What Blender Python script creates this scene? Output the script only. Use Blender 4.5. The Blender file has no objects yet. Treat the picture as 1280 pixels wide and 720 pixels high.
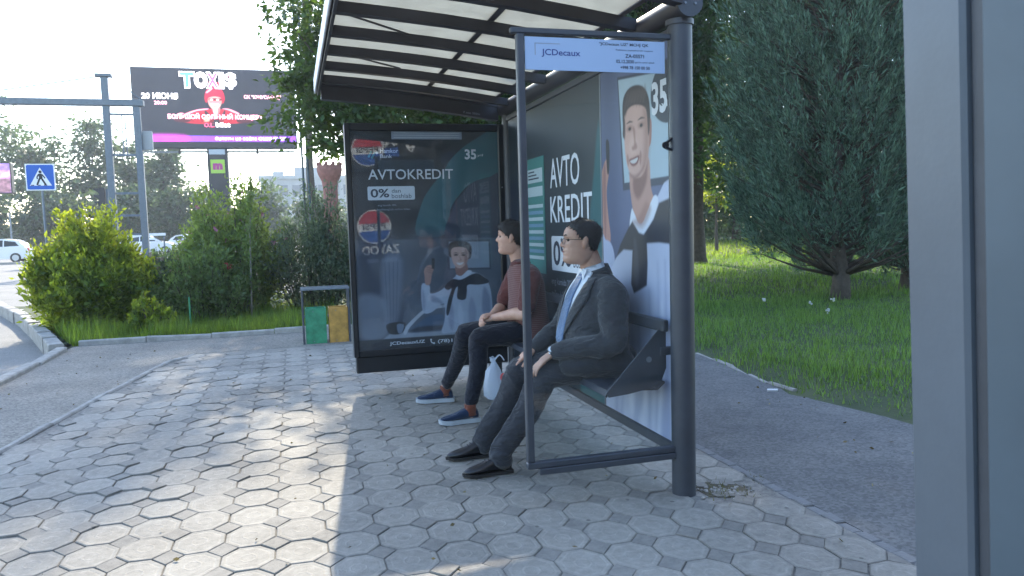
import bpy, bmesh, math, random
import numpy as np
from mathutils import Vector, Matrix, noise

# ------------------------------------------------------------------ camera, sky, sun, exposure
S = bpy.context.scene
COL = S.collection
cam_d = bpy.data.cameras.new('camera'); cam = bpy.data.objects.new('camera', cam_d); COL.objects.link(cam)
S.camera = cam
CAM_H, YAW, PITCH, ROLL = 1.30, math.radians(15.979), math.radians(4.674), 0.028
fw = Vector((math.sin(YAW)*math.cos(PITCH), math.cos(YAW)*math.cos(PITCH), -math.sin(PITCH)))
rt = Vector((math.cos(YAW), -math.sin(YAW), 0)); up = rt.cross(fw)
ex = rt*math.cos(ROLL) - up*math.sin(ROLL); ey = rt*math.sin(ROLL) + up*math.cos(ROLL)
M = Matrix((ex, ey, -fw)).transposed().to_4x4(); M.translation = (0, 0, CAM_H)
cam.matrix_world = M
cam_d.sensor_width = 36; cam_d.lens = 950/1280*36
cam_d.clip_start = 0.05; cam_d.clip_end = 2000
cam_d.dof.use_dof = True; cam_d.dof.focus_distance = 4.3; cam_d.dof.aperture_fstop = 9.0

SUN_AZ, SUN_EL = math.radians(6.0), math.radians(32.5)      # azimuth clockwise from +Y
sun_dir = Vector((math.sin(SUN_AZ)*math.cos(SUN_EL), math.cos(SUN_AZ)*math.cos(SUN_EL), math.sin(SUN_EL)))
W = bpy.data.worlds.new('World'); S.world = W; W.use_nodes = True
wn = W.node_tree.nodes; bg = wn['Background']
sky = wn.new('ShaderNodeTexSky'); sky.sky_type = 'NISHITA'; sky.sun_disc = False
sky.sun_elevation = SUN_EL; sky.sun_rotation = SUN_AZ
sky.air_density = 1.0; sky.dust_density = 0.6; sky.ozone_density = 0.4; sky.altitude = 400
W.node_tree.links.new(sky.outputs[0], bg.inputs[0]); bg.inputs[1].default_value = 0.15
sl = bpy.data.lights.new('sun', 'SUN'); so = bpy.data.objects.new('sun', sl); COL.objects.link(so)
sl.energy = 2.0; sl.angle = math.radians(0.53); sl.color = (1.0, 0.90, 0.72)
so.rotation_euler = sun_dir.to_track_quat('Z', 'Y').to_euler(); so.location = (0, 0, 20)
S.view_settings.view_transform = 'Standard'; S.view_settings.look = 'None'
S.view_settings.gamma = 1; S.view_settings.use_curve_mapping = False
S.view_settings.exposure = 2.25
S.render.engine = 'CYCLES'
S.cycles.max_bounces = 8; S.cycles.transparent_max_bounces = 16

rnd = random.Random(7); rng = np.random.default_rng(7)

# ------------------------------------------------------------------ helpers
def srgb(r, g, b, k=1.0):
    f = lambda c: ((c/255/12.92) if c/255 <= 0.04045 else ((c/255+0.055)/1.055)**2.4)*k
    return (f(r), f(g), f(b))

def tag(o, label=None, cat=None, group=None, kind=None):
    if label: o['label'] = label
    if cat: o['category'] = cat
    if group: o['group'] = group
    if kind: o['kind'] = kind
    return o

def empty(name, loc=(0, 0, 0), label=None, cat=None, group=None):
    o = bpy.data.objects.new(name, None); COL.objects.link(o); o.location = loc
    o.empty_display_size = 0.1
    return tag(o, label, cat, group)

class MB:
    """collects geometry in world coordinates, then links it as ONE mesh object"""
    def __init__(self): self.v = []; self.f = []; self.m = []; self.mi = 0
    def add(self, vs, fs):
        o = len(self.v); self.v += [tuple(p) for p in vs]
        for f in fs: self.f.append(tuple(i+o for i in f)); self.m.append(self.mi)
        return self
    def box(self, x0, x1, y0, y1, z0, z1):
        return self.add([(x0,y0,z0),(x1,y0,z0),(x1,y1,z0),(x0,y1,z0),(x0,y0,z1),(x1,y0,z1),(x1,y1,z1),(x0,y1,z1)],
            [(0,3,2,1),(4,5,6,7),(0,1,5,4),(1,2,6,5),(2,3,7,6),(3,0,4,7)])
    def cbox(self, x0, x1, y0, y1, z0, z1, b=0.006):
        """box with chamfered edges"""
        vs = []; 
        for sx in (0, 1):
            for sy in (0, 1):
                for sz in (0, 1):
                    X = (x0, x1)[sx]; Y = (y0, y1)[sy]; Z = (z0, z1)[sz]
                    dx = b*(1-2*sx); dy = b*(1-2*sy); dz = b*(1-2*sz)
                    vs += [(X, Y+dy, Z+dz), (X+dx, Y, Z+dz), (X+dx, Y+dy, Z)]
        bm = bmesh.new(); 
        for p in vs: bm.verts.new(p)
        r = bmesh.ops.convex_hull(bm, input=bm.verts[:]); bm.verts.index_update()
        self.add([v.co[:] for v in bm.verts], [[v.index for v in f.verts] for f in bm.faces]); bm.free()
        return self
    def bar(self, p, q, w, h=None, upv=(0, 0, 1)):
        h = w if h is None else h
        p = Vector(p); q = Vector(q); d = (q-p).normalized(); u = Vector(upv)
        s = d.cross(u)
        if s.length < 1e-4: s = d.cross(Vector((1, 0, 0)))
        s.normalize(); u = s.cross(d)
        c = [(-w/2, -h/2), (w/2, -h/2), (w/2, h/2), (-w/2, h/2)]
        vs = [p+s*a+u*b for a, b in c]+[q+s*a+u*b for a, b in c]
        return self.add(vs, [(0,3,2,1),(4,5,6,7),(0,1,5,4),(1,2,6,5),(2,3,7,6),(3,0,4,7)][0:6])
    def tube(self, pts, rad, n=12, cap=True, flat=None):
        """swept tube; rad scalar or list of scalars / (side, up) pairs; flat = hint vector for the 'up' radius"""
        P = [Vector(p) for p in pts]; k = len(P)
        if not isinstance(rad, (list, tuple)): rad = [rad]*k
        R = [(r, r) if not isinstance(r, (list, tuple)) else r for r in rad]
        T = []
        for i in range(k):
            a = P[max(i-1, 0)]; b = P[min(i+1, k-1)]
            t = (b-a); T.append(t.normalized() if t.length > 1e-9 else Vector((0, 0, 1)))
        h = Vector(flat) if flat is not None else (Vector((0, 0, 1)) if abs(T[0].z) < 0.9 else Vector((1, 0, 0)))
        vs = []; o = 0
        for i in range(k):
            u = h - T[i]*h.dot(T[i]); u.normalize(); s = T[i].cross(u)
            if flat is None: h = u
            for j in range(n):
                a = 2*math.pi*j/n
                vs.append(P[i]+s*(R[i][0]*math.cos(a))+u*(R[i][1]*math.sin(a)))
        fs = []
        for i in range(k-1):
            for j in range(n):
                j2 = (j+1) % n
                fs.append((i*n+j, i*n+j2, (i+1)*n+j2, (i+1)*n+j))
        if cap:
            fs.append(tuple(range(n-1, -1, -1))); fs.append(tuple((k-1)*n+j for j in range(n)))
        return self.add(vs, fs)
    def limb(self, pts, rad, n=16, flat=None):
        """tube through a smooth curve with rounded ends"""
        P = [Vector(p) for p in pts]
        R = [(r, r) if not isinstance(r, (list, tuple)) else tuple(r) for r in rad]
        Q = []; RR = []
        k = len(P)
        for i in range(k-1):
            p0 = P[max(i-1, 0)]; p1 = P[i]; p2 = P[i+1]; p3 = P[min(i+2, k-1)]
            for s in range(4):
                t = s/4
                Q.append(0.5*((2*p1)+(p2-p0)*t+(2*p0-5*p1+4*p2-p3)*t*t+(3*p1-p0-3*p2+p3)*t**3))
                RR.append(tuple(R[i][c]*(1-t)+R[i+1][c]*t for c in (0, 1)))
        Q.append(P[-1]); RR.append(R[-1])
        d0 = (Q[0]-Q[1]).normalized(); d1 = (Q[-1]-Q[-2]).normalized()
        pre = []; prr = []; post = []; por = []
        for a in (80, 55, 30):
            c = math.cos(math.radians(a)); s_ = math.sin(math.radians(a))
            pre.append(Q[0]+d0*min(RR[0])*s_); prr.append((RR[0][0]*c, RR[0][1]*c))
        for a in (30, 55, 80):
            c = math.cos(math.radians(a)); s_ = math.sin(math.radians(a))
            post.append(Q[-1]+d1*min(RR[-1])*s_); por.append((RR[-1][0]*c, RR[-1][1]*c))
        return self.tube(pre+Q+post, prr+RR+por, n, True, flat)
    def ell(self, c, r, n=14, m=10, rot=None):
        c = Vector(c); vs = []; fs = []
        for i in range(m+1):
            ph = math.pi*i/m
            for j in range(n):
                th = 2*math.pi*j/n
                p = Vector((r[0]*math.sin(ph)*math.cos(th), r[1]*math.sin(ph)*math.sin(th), r[2]*math.cos(ph)))
                if i in (0, m) : p = Vector((p.x*0+0.02*r[0]*math.cos(th), 0.02*r[1]*math.sin(th), p.z))
                if rot is not None: p = rot @ p
                vs.append(c+p)
        for i in range(m):
            for j in range(n):
                j2 = (j+1) % n
                fs.append((i*n+j, (i+1)*n+j, (i+1)*n+j2, i*n+j2))
        fs.append(tuple(range(n))); fs.append(tuple(m*n+j for j in range(n-1, -1, -1)))
        return self.add(vs, fs)
    def loft(self, rings, cap=True):
        n = len(rings[0]); vs = [p for r in rings for p in r]; fs = []
        for i in range(len(rings)-1):
            for j in range(n):
                j2 = (j+1) % n
                fs.append((i*n+j, i*n+j2, (i+1)*n+j2, (i+1)*n+j))
        if cap: fs += [tuple(range(n-1, -1, -1)), tuple((len(rings)-1)*n+j for j in range(n))]
        return self.add(vs, fs)
    def prism(self, poly, z0, z1):
        n = len(poly)
        a = sum(poly[i][0]*poly[(i+1) % n][1]-poly[(i+1) % n][0]*poly[i][1] for i in range(n))
        if a < 0: poly = poly[::-1]
        vs = [(x, y, z0) for x, y in poly]+[(x, y, z1) for x, y in poly]
        fs = [tuple(range(n-1, -1, -1)), tuple(range(n, 2*n))]+[(i, (i+1) % n, n+(i+1) % n, n+i) for i in range(n)]
        return self.add(vs, fs)
    def cyl(self, p, q, r, n=20, r2=None):
        return self.tube([p, q], [r, r if r2 is None else r2], n)
    def build(self, name, mats, parent=None, smooth=False, **kw):
        me = bpy.data.meshes.new(name); 
        base = Vector(parent.matrix_world.translation) if parent else Vector((0, 0, 0))
        if parent:
            b = Vector((0, 0, 0)); p = parent
            while p: b += p.location; p = p.parent
            base = b
        me.from_pydata([(x-base.x, y-base.y, z-base.z) for x, y, z in self.v], [], self.f)
        if not isinstance(mats, (list, tuple)): mats = [mats]
        for m in mats: me.materials.append(m)
        if len(mats) > 1: me.polygons.foreach_set('material_index', self.m)
        if smooth: me.shade_smooth() if hasattr(me, 'shade_smooth') else me.polygons.foreach_set('use_smooth', [True]*len(me.polygons))
        me.validate(); me.update()
        o = bpy.data.objects.new(name, me); COL.objects.link(o)
        if parent: o.parent = parent
        return tag(o, **kw)

def smooth_angle(o, deg=35):
    me = o.data
    me.shade_smooth(); 
    try: me.set_sharp_from_angle(angle=math.radians(deg))
    except Exception: pass
    return o

def np_mesh(name, V, F, mat, parent=None, smooth=False, **kw):
    """V (n,3) world coords, F (m,k) all the same k"""
    b = np.zeros(3); p = parent
    while p: b += np.array(p.location); p = p.parent
    V = np.asarray(V, np.float32)-b.astype(np.float32); F = np.asarray(F, np.int32); k = F.shape[1]
    me = bpy.data.meshes.new(name)
    me.vertices.add(len(V)); me.vertices.foreach_set('co', V.ravel())
    me.loops.add(F.size); me.loops.foreach_set('vertex_index', F.ravel())
    me.polygons.add(len(F)); me.polygons.foreach_set('loop_start', np.arange(0, F.size, k, dtype=np.int32))
    try: me.polygons.foreach_set('loop_total', np.full(len(F), k, np.int32))
    except Exception: pass
    me.update(calc_edges=True)
    if smooth: me.shade_smooth()
    me.materials.append(mat)
    o = bpy.data.objects.new(name, me); COL.objects.link(o)
    if parent: o.parent = parent
    return tag(o, **kw)

def remesh(o, voxel, smooth=4, fac=0.5):
    m = o.modifiers.new('r', 'REMESH'); m.mode = 'VOXEL'; m.voxel_size = voxel; m.use_smooth_shade = True
    if smooth:
        s = o.modifiers.new('s', 'SMOOTH'); s.factor = fac; s.iterations = smooth
    dg = bpy.context.evaluated_depsgraph_get(); dg.update()
    me = bpy.data.meshes.new_from_object(o.evaluated_get(dg)); me.name = o.name
    o.modifiers.clear(); old = o.data; o.data = me; bpy.data.meshes.remove(old)
    if not me.materials:
        pass
    me.shade_smooth()
    return o

def displace(o, fn):
    """move every vertex along its normal by fn(world position)"""
    me = o.data; n = len(me.vertices)
    co = np.empty(n*3); me.vertices.foreach_get('co', co); co = co.reshape(-1, 3)
    nr = np.empty(n*3); me.vertices.foreach_get('normal', nr); nr = nr.reshape(-1, 3)
    b = np.zeros(3); p = o.parent
    while p: b += np.array(p.location); p = p.parent
    d = np.array([fn(Vector(c)) for c in co+b])
    co += nr*d[:, None]
    me.vertices.foreach_set('co', co.ravel()); me.update()

# ------------------------------------------------------------------ materials
MATS = {}
def nt(name):
    m = bpy.data.materials.new(name); m.use_nodes = True
    n = m.node_tree.nodes; b = n['Principled BSDF']
    return m, n, m.node_tree.links, b
def pmat(name, col, rough=0.6, metal=0.0, var=0.0, scale=8.0, bump=0.0, bscale=60.0, spec=0.5, col2=None, coords='Object', detail=6.0):
    """principled with noise colour variation and fine relief"""
    if name in MATS: return MATS[name]
    m, n, l, b = nt(name)
    b.inputs['Base Color'].default_value = (*col, 1); b.inputs['Roughness'].default_value = rough
    b.inputs['Metallic'].default_value = metal; b.inputs['Specular IOR Level'].default_value = spec
    tc = n.new('ShaderNodeTexCoord')
    if var or col2:
        t = n.new('ShaderNodeTexNoise'); t.inputs['Scale'].default_value = scale; t.inputs['Detail'].default_value = detail
        t.inputs['Roughness'].default_value = 0.65
        l.new(tc.outputs[coords], t.inputs['Vector'])
        r = n.new('ShaderNodeValToRGB'); r.color_ramp.elements[0].position = 0.3; r.color_ramp.elements[1].position = 0.7
        c2 = col2 if col2 else tuple(min(1, c*(1+var)) for c in col)
        c1 = col if col2 else tuple(c*(1-var) for c in col)
        r.color_ramp.elements[0].color = (*c1, 1); r.color_ramp.elements[1].color = (*c2, 1)
        l.new(t.outputs['Fac'], r.inputs['Fac']); l.new(r.outputs['Color'], b.inputs['Base Color'])
    if bump:
        t2 = n.new('ShaderNodeTexNoise'); t2.inputs['Scale'].default_value = bscale; t2.inputs['Detail'].default_value = 4
        l.new(tc.outputs[coords], t2.inputs['Vector'])
        bp = n.new('ShaderNodeBump'); bp.inputs['Strength'].default_value = bump; bp.inputs['Distance'].default_value = 0.01
        l.new(t2.outputs['Fac'], bp.inputs['Height']); l.new(bp.outputs['Normal'], b.inputs['Normal'])
    MATS[name] = m
    return m
def leafmat(name, col, trans, tfac=0.45, var=0.35, rough=0.5):
    """leaf: diffuse top with light passing through from behind"""
    m, n, l, b = nt(name)
    g = n.new('ShaderNodeNewGeometry')
    hs = n.new('ShaderNodeHueSaturation'); hs.inputs['Color'].default_value = (*col, 1)
    mr = n.new('ShaderNodeMapRange'); mr.inputs['To Min'].default_value = 1-var; mr.inputs['To Max'].default_value = 1+var
    l.new(g.outputs['Random Per Island'], mr.inputs['Value']); l.new(mr.outputs[0], hs.inputs['Value'])
    mr2 = n.new('ShaderNodeMapRange'); mr2.inputs['To Min'].default_value = 0.48; mr2.inputs['To Max'].default_value = 0.52
    mm = n.new('ShaderNodeMath'); mm.operation = 'FRACT'; mm2 = n.new('ShaderNodeMath'); mm2.operation = 'MULTIPLY'; mm2.inputs[1].default_value = 37.3
    l.new(g.outputs['Random Per Island'], mm2.inputs[0]); l.new(mm2.outputs[0], mm.inputs[0]); l.new(mm.outputs[0], mr2.inputs['Value'])
    l.new(mr2.outputs[0], hs.inputs['Hue'])
    l.new(hs.outputs[0], b.inputs['Base Color']); b.inputs['Roughness'].default_value = rough; b.inputs['Specular IOR Level'].default_value = 0.35
    tr = n.new('ShaderNodeBsdfTranslucent'); hs2 = n.new('ShaderNodeHueSaturation'); hs2.inputs['Color'].default_value = (*trans, 1)
    l.new(mr.outputs[0], hs2.inputs['Value']); l.new(hs2.outputs[0], tr.inputs['Color'])
    mx = n.new('ShaderNodeMixShader'); mx.inputs[0].default_value = tfac
    l.new(b.outputs[0], mx.inputs[1]); l.new(tr.outputs[0], mx.inputs[2])
    l.new(mx.outputs[0], n['Material Output'].inputs['Surface'])
    return m
def glassmat(name, tint=(0.9, 0.95, 0.97), gloss=0.08, rough=0.02, dirt=0.03):
    """thin pane: see-through, a little mirror, a pale film for dust and haze"""
    m, n, l, b = nt(name)
    t = n.new('ShaderNodeBsdfTransparent'); t.inputs[0].default_value = (*tint, 1)
    g = n.new('ShaderNodeBsdfGlossy'); g.inputs['Roughness'].default_value = rough
    d = n.new('ShaderNodeBsdfDiffuse'); d.inputs[0].default_value = (0.7, 0.72, 0.74, 1)
    tc = n.new('ShaderNodeTexCoord'); no = n.new('ShaderNodeTexNoise'); no.inputs['Scale'].default_value = 5; no.inputs['Detail'].default_value = 8
    l.new(tc.outputs['Object'], no.inputs['Vector'])
    mr = n.new('ShaderNodeMapRange'); mr.inputs['From Min'].default_value = 0.35; mr.inputs['From Max'].default_value = 0.75
    mr.inputs['To Min'].default_value = dirt*0.4; mr.inputs['To Max'].default_value = dirt*1.8; l.new(no.outputs['Fac'], mr.inputs['Value'])
    m1 = n.new('ShaderNodeMixShader'); m1.inputs[0].default_value = gloss; l.new(t.outputs[0], m1.inputs[1]); l.new(g.outputs[0], m1.inputs[2])
    m2 = n.new('ShaderNodeMixShader'); l.new(mr.outputs[0], m2.inputs[0]); l.new(m1.outputs[0], m2.inputs[1]); l.new(d.outputs[0], m2.inputs[2])
    l.new(m2.outputs[0], n['Material Output'].inputs['Surface']); n.remove(b)
    return m
def colmat(name, rough=0.5, emit=0.0, spec=0.4):
    """flat print: colours come from the mesh's own colour attribute"""
    m, n, l, b = nt(name)
    a = n.new('ShaderNodeVertexColor'); a.layer_name = 'Col'
    l.new(a.outputs['Color'], b.inputs['Base Color']); b.inputs['Roughness'].default_value = rough; b.inputs['Specular IOR Level'].default_value = spec
    if emit:
        l.new(a.outputs['Color'], b.inputs['Emission Color']); b.inputs['Emission Strength'].default_value = emit
    return m

# flat print painter: soft-edged shapes on a grid, in the sheet's own metres
class Print:
    def __init__(self, w, h, nx, nz, base):
        self.w = w; self.h = h; self.nx = nx; self.nz = nz
        u = np.linspace(0, w, nx); v = np.linspace(0, h, nz)
        self.U, self.V = np.meshgrid(u, v); self.C = np.zeros((nz, nx, 3)); self.C[:] = srgb(*base)
    def _mix(self, a, col):
        c = np.array(srgb(*col)); self.C = self.C*(1-a[..., None])+c*a[..., None]
    def poly(self, pts, col, blur=0.004, alpha=1.0, smooth=True):
        P = np.array(pts, float)
        if smooth:
            k = len(P); Q = []
            for i in range(k):
                p0, p1, p2, p3 = P[i-1], P[i], P[(i+1) % k], P[(i+2) % k]
                for t in (0, .25, .5, .75):
                    Q.append(0.5*((2*p1)+(p2-p0)*t+(2*p0-5*p1+4*p2-p3)*t*t+(3*p1-p0-3*p2+p3)*t**3))
            P = np.array(Q)
        U, V = self.U, self.V; ins = np.zeros(U.shape, bool); D = np.full(U.shape, 1e9)
        for i in range(len(P)):
            a = P[i-1]; b = P[i]; e = b-a; L = max(e@e, 1e-12)
            t = np.clip(((U-a[0])*e[0]+(V-a[1])*e[1])/L, 0, 1)
            D = np.minimum(D, (U-a[0]-t*e[0])**2+(V-a[1]-t*e[1])**2)
            cond = ((a[1] > V) != (b[1] > V))
            if abs(e[1]) > 1e-12:
                ins ^= cond & (U < (V-a[1])/e[1]*e[0]+a[0])
        d = np.sqrt(D)*np.where(ins, 1, -1); x = np.clip(d/(2*blur)+0.5, 0, 1)
        self._mix(x*x*(3-2*x)*alpha, col); return self
    def ell(self, c, r, col, blur=0.3, alpha=1.0):
        d = np.sqrt(((self.U-c[0])/r[0])**2+((self.V-c[1])/r[1])**2)
        x = np.clip((1-d)/(2*blur)+0.5, 0, 1); self._mix(x*x*(3-2*x)*alpha, col); return self
    def noise(self, amt, sc, seed=0):
        for _ in range(2):
            g = np.random.default_rng(seed+_).normal(size=(int(self.h/sc)+3, int(self.w/sc)+3))
            iu = self.U/sc; iv = self.V/sc; a = iu.astype(int); b = iv.astype(int); fu = iu-a; fv = iv-b
            z = g[b, a]*(1-fu)*(1-fv)+g[b, a+1]*fu*(1-fv)+g[b+1, a]*(1-fu)*fv+g[b+1, a+1]*fu*fv
            self.C *= (1+amt*z)[..., None]; sc *= 0.4; amt *= 0.6
        self.C = np.clip(self.C, 0, 1); return self
    def build(self, name, mat, origin, uax, vax, parent=None, **kw):
        o = np.array(origin); V = o+self.U[..., None]*np.array(uax)+self.V[..., None]*np.array(vax)
        i = np.arange(self.nx*self.nz).reshape(self.nz, self.nx)
        F = np.stack([i[:-1, :-1], i[:-1, 1:], i[1:, 1:], i[1:, :-1]], -1).reshape(-1, 4)
        ob = np_mesh(name, V.reshape(-1, 3), F, mat, parent, **kw)
        ca = ob.data.color_attributes.new('Col', 'FLOAT_COLOR', 'POINT')
        c4 = np.ones((self.nx*self.nz, 4), np.float32); c4[:, :3] = self.C.reshape(-1, 3); ca.data.foreach_set('color', c4.ravel())
        return ob

# lettering: built-in font turned into flat mesh, fitted to a box on a sheet
def glyphs(s, bold=0.0, spacing=1.0, shear=0.0):
    c = bpy.data.curves.new('t', 'FONT'); c.body = s; c.offset = bold; c.space_character = spacing; c.shear = shear
    c.resolution_u = 3; c.fill_mode = 'FRONT'
    o = bpy.data.objects.new('t', c); COL.objects.link(o)
    dg = bpy.context.evaluated_depsgraph_get(); dg.update()
    me = o.evaluated_get(dg).to_mesh()
    V = np.array([v.co[:2] for v in me.vertices]); F = [tuple(p.vertices) for p in me.polygons]
    o.evaluated_get(dg).to_mesh_clear(); bpy.data.objects.remove(o); bpy.data.curves.remove(c)
    return V, F
class Sheet:
    """thin printed marks on a flat surface: origin + u*uax + v*vax, each layer 0.8 mm above the one below"""
    def __init__(self, origin, uax, vax, nrm):
        self.o = Vector(origin); self.u = Vector(uax); self.w = Vector(vax); self.n = Vector(nrm); self.mb = MB(); self.mats = []
    def _m(self, mat):
        if mat not in self.mats: self.mats.append(mat)
        self.mb.mi = self.mats.index(mat)
    def P(self, x, y, k): return self.o+self.u*x+self.w*y+self.n*(0.0008*k)
    def text(self, s, x0, x1, y0, y1, mat, k=1, bold=0.0, spacing=1.0, shear=0.0):
        V, F = glyphs(s, bold, spacing, shear); self._m(mat)
        a = V.min(0); b = V.max(0)
        V = (V-a)/(b-a)*np.array([x1-x0, y1-y0])+np.array([x0, y0])
        self.mb.add([self.P(x, y, k) for x, y in V], F); return self
    def poly(self, pts, mat, k=1):
        self._m(mat); self.mb.add([self.P(x, y, k) for x, y in pts], [tuple(range(len(pts)))]); return self
    def rect(self, x0, x1, y0, y1, mat, k=1, r=0.0):
        if not r: return self.poly([(x0, y0), (x1, y0), (x1, y1), (x0, y1)], mat, k)
        pts = []
        for cx, cy, a0 in ((x1-r, y0+r, -90), (x1-r, y1-r, 0), (x0+r, y1-r, 90), (x0+r, y0+r, 180)):
            for a in range(0, 91, 15): t = math.radians(a0+a); pts.append((cx+r*math.cos(t), cy+r*math.sin(t)))
        return self.poly(pts, mat, k)
    def disc(self, cx, cy, r, mat, k=1, n=40, ry=None):
        ry = r if ry is None else ry
        return self.poly([(cx+r*math.cos(2*math.pi*i/n), cy+ry*math.sin(2*math.pi*i/n)) for i in range(n)], mat, k)
    def line(self, pts, w, mat, k=1):
        for a, b in zip(pts[:-1], pts[1:]):
            d = Vector((b[0]-a[0], b[1]-a[1])); L = d.length; d /= max(L, 1e-9); n_ = Vector((-d.y, d.x))*w/2
            self.poly([(a[0]-n_.x, a[1]-n_.y), (b[0]-n_.x, b[1]-n_.y), (b[0]+n_.x, b[1]+n_.y), (a[0]+n_.x, a[1]+n_.y)], mat, k)
        return self
    def build(self, name, parent, **kw):
        o = self.mb.build(name, self.mats, parent, **kw); self.mb = MB(); self.mats = []; return o
# ------------------------------------------------------------------ ground, road, paths, lawn
m_earth = pmat('earth', (0.10, 0.085, 0.055), 0.95, var=0.35, scale=1.2, bump=0.5, bscale=25)
m_turf = pmat('turf_soil', (0.035, 0.055, 0.02), 0.95, col2=(0.075, 0.09, 0.035), scale=2.0, bump=0.6, bscale=40)
def asphalt(name, c1, c2, spk=0.35, scale=0.7):
    m, n, l, b = nt(name); tc = n.new('ShaderNodeTexCoord')
    t = n.new('ShaderNodeTexNoise'); t.inputs['Scale'].default_value = scale; t.inputs['Detail'].default_value = 8; t.inputs['Roughness'].default_value = 0.7
    t2 = n.new('ShaderNodeTexVoronoi'); t2.inputs['Scale'].default_value = 75
    t3 = n.new('ShaderNodeTexNoise'); t3.inputs['Scale'].default_value = 190; t3.inputs['Detail'].default_value = 3
    for q in (t, t2, t3): l.new(tc.outputs['Object'], q.inputs['Vector'])
    r = n.new('ShaderNodeValToRGB'); r.color_ramp.elements[0].position = 0.32; r.color_ramp.elements[1].position = 0.68
    r.color_ramp.elements[0].color = (*c1, 1); r.color_ramp.elements[1].color = (*c2, 1); l.new(t.outputs['Fac'], r.inputs['Fac'])
    mr = n.new('ShaderNodeMapRange'); mr.inputs['To Min'].default_value = 1-spk; mr.inputs['To Max'].default_value = 1+spk
    sep = n.new('ShaderNodeSeparateColor'); l.new(t2.outputs['Color'], sep.inputs[0]); l.new(sep.outputs[0], mr.inputs['Value'])
    mx = n.new('ShaderNodeMix'); mx.data_type = 'RGBA'; mx.blend_type = 'MULTIPLY'; mx.inputs['Factor'].default_value = 1
    l.new(r.outputs['Color'], mx.inputs['A']); l.new(mr.outputs[0], mx.inputs['B']); l.new(mx.outputs['Result'], b.inputs['Base Color'])
    b.inputs['Roughness'].default_value = 0.88
    bp = n.new('ShaderNodeBump'); bp.inputs['Strength'].default_value = 0.55; bp.inputs['Distance'].default_value = 0.006
    l.new(t3.outputs['Fac'], bp.inputs['Height']); l.new(bp.outputs['Normal'], b.inputs['Normal'])
    return m
m_road = asphalt('road_asphalt', (0.16, 0.155, 0.145), (0.23, 0.22, 0.205), 0.2)
m_path = asphalt('path_asphalt', (0.085, 0.087, 0.09), (0.16, 0.158, 0.152), 0.28, 1.6)
m_dusty = asphalt('dusty_asphalt', (0.16, 0.145, 0.125), (0.27, 0.245, 0.205), 0.35, 1.1)
m_bed = pmat('paver_bed', (0.21, 0.195, 0.17), 0.98, var=0.4, scale=30, bump=0.6, bscale=90)
m_kerb = pmat('kerb_concrete', (0.30, 0.285, 0.26), 0.9, var=0.3, scale=9, bump=0.5, bscale=70)
m_whiteline = pmat('road_paint', (0.6, 0.6, 0.58), 0.8, var=0.2, scale=6)

MB().box(-600, 600, -60, 900, -0.6, -0.20).build('ground', m_turf, kind='structure')
MB().box(-120, 3.2, -8, 118, -0.55, -0.12).build('road', m_road, kind='structure')
# lane line and far median kerb
MB().box(-40, -4.2, 17.4, 17.62, -0.13, -0.115).build('lane_line', m_whiteline, kind='structure')
MB().box(-60, -12.6, 50.0, 50.35, -0.13, 0.02).build('median_kerb', m_kerb, kind='structure')

# the raised island with the shelter
PE = [(-2.75, 1.0), (-2.24, 3.0), (-1.775, 5.23), (-1.52, 7.0), (-1.39, 7.69), (-1.29, 8.33), (-1.16, 8.75)]   # left edge of the pavers
FAR_Y = 8.95
bed = [(2.2, 0.2), (2.2, FAR_Y), (-1.1, FAR_Y)]+PE[::-1]+[(-2.95, 0.2)]
MB().prism(bed, -0.3, -0.0075).build('paver_bed', m_bed, kind='structure')
lp = [(-2.60, 0.2), (-2.62, 8.0), (-2.66, 9.98), (-2.3, 10.24), (3.6, 10.24), (3.6, FAR_Y+0.004), (-1.14, FAR_Y+0.004)]+[(x-0.055, y) for x, y in PE[::-1]]+[(-3.0, 0.2)]
lp = [(-2.60, 10.2), (3.6, 10.2), (3.6, FAR_Y+0.004), (-1.12, FAR_Y+0.004)]+[(x-0.062, y) for x, y in PE[::-1] if y > 2.5]+[(-2.60, 2.0)]
MB().prism(lp, -0.3, -0.006).build('platform_path', m_dusty, kind='structure')
MB().prism([(2.224, -3), (3.74, -3), (3.70, 3.0), (3.66, 4.0), (3.55, 4.6), (3.57, 5.2), (3.72, 6.0), (3.78, 6.7), (3.75, 9), (3.9, 40), (2.224, 40)], -0.3, -0.008).build('side_path', m_path, kind='structure')

# lawn on the right with gentle humps
def heightfield(name, x0, x1, y0, y1, nx, ny, fz, mat, inside=None, **kw):
    xs = np.linspace(x0, x1, nx); ys = np.linspace(y0, y1, ny); X, Y = np.meshgrid(xs, ys)
    Z = np.vectorize(fz)(X, Y); V = np.stack([X, Y, Z], -1).reshape(-1, 3)
    i = np.arange(nx*ny).reshape(ny, nx); F = np.stack([i[:-1, :-1], i[:-1, 1:], i[1:, 1:], i[1:, :-1]], -1).reshape(-1, 4)
    if inside:
        c = V[F].mean(1); F = F[[inside(p[0], p[1]) for p in c]]
    return np_mesh(name, V, F, mat, smooth=True, **kw)
def lawn_edge(y):
    return 3.62+0.08*math.sin(y*2.1)+0.07*math.sin(y*4.7+1)+0.12*math.exp(-((y-6.6)/0.8)**2)
def lawn_z(x, y):
    d = x-lawn_edge(y)
    return -0.03+0.06*min(1, max(0, d/0.6))+0.035*noise.noise(Vector((x*0.5, y*0.5, 0)))
heightfield('lawn', 3.3, 60, -4, 62, 150, 170, lawn_z, m_turf, kind='structure')
heightfield('verge', -6.5, 3.7, 10.32, 17.0, 60, 40, lambda x, y: 0.0+0.03*noise.noise(Vector((x, y, 3)))-0.02, m_turf, inside=lambda x, y: x > -2.6-(y-10)*0.40+0.08, kind='structure')
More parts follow.
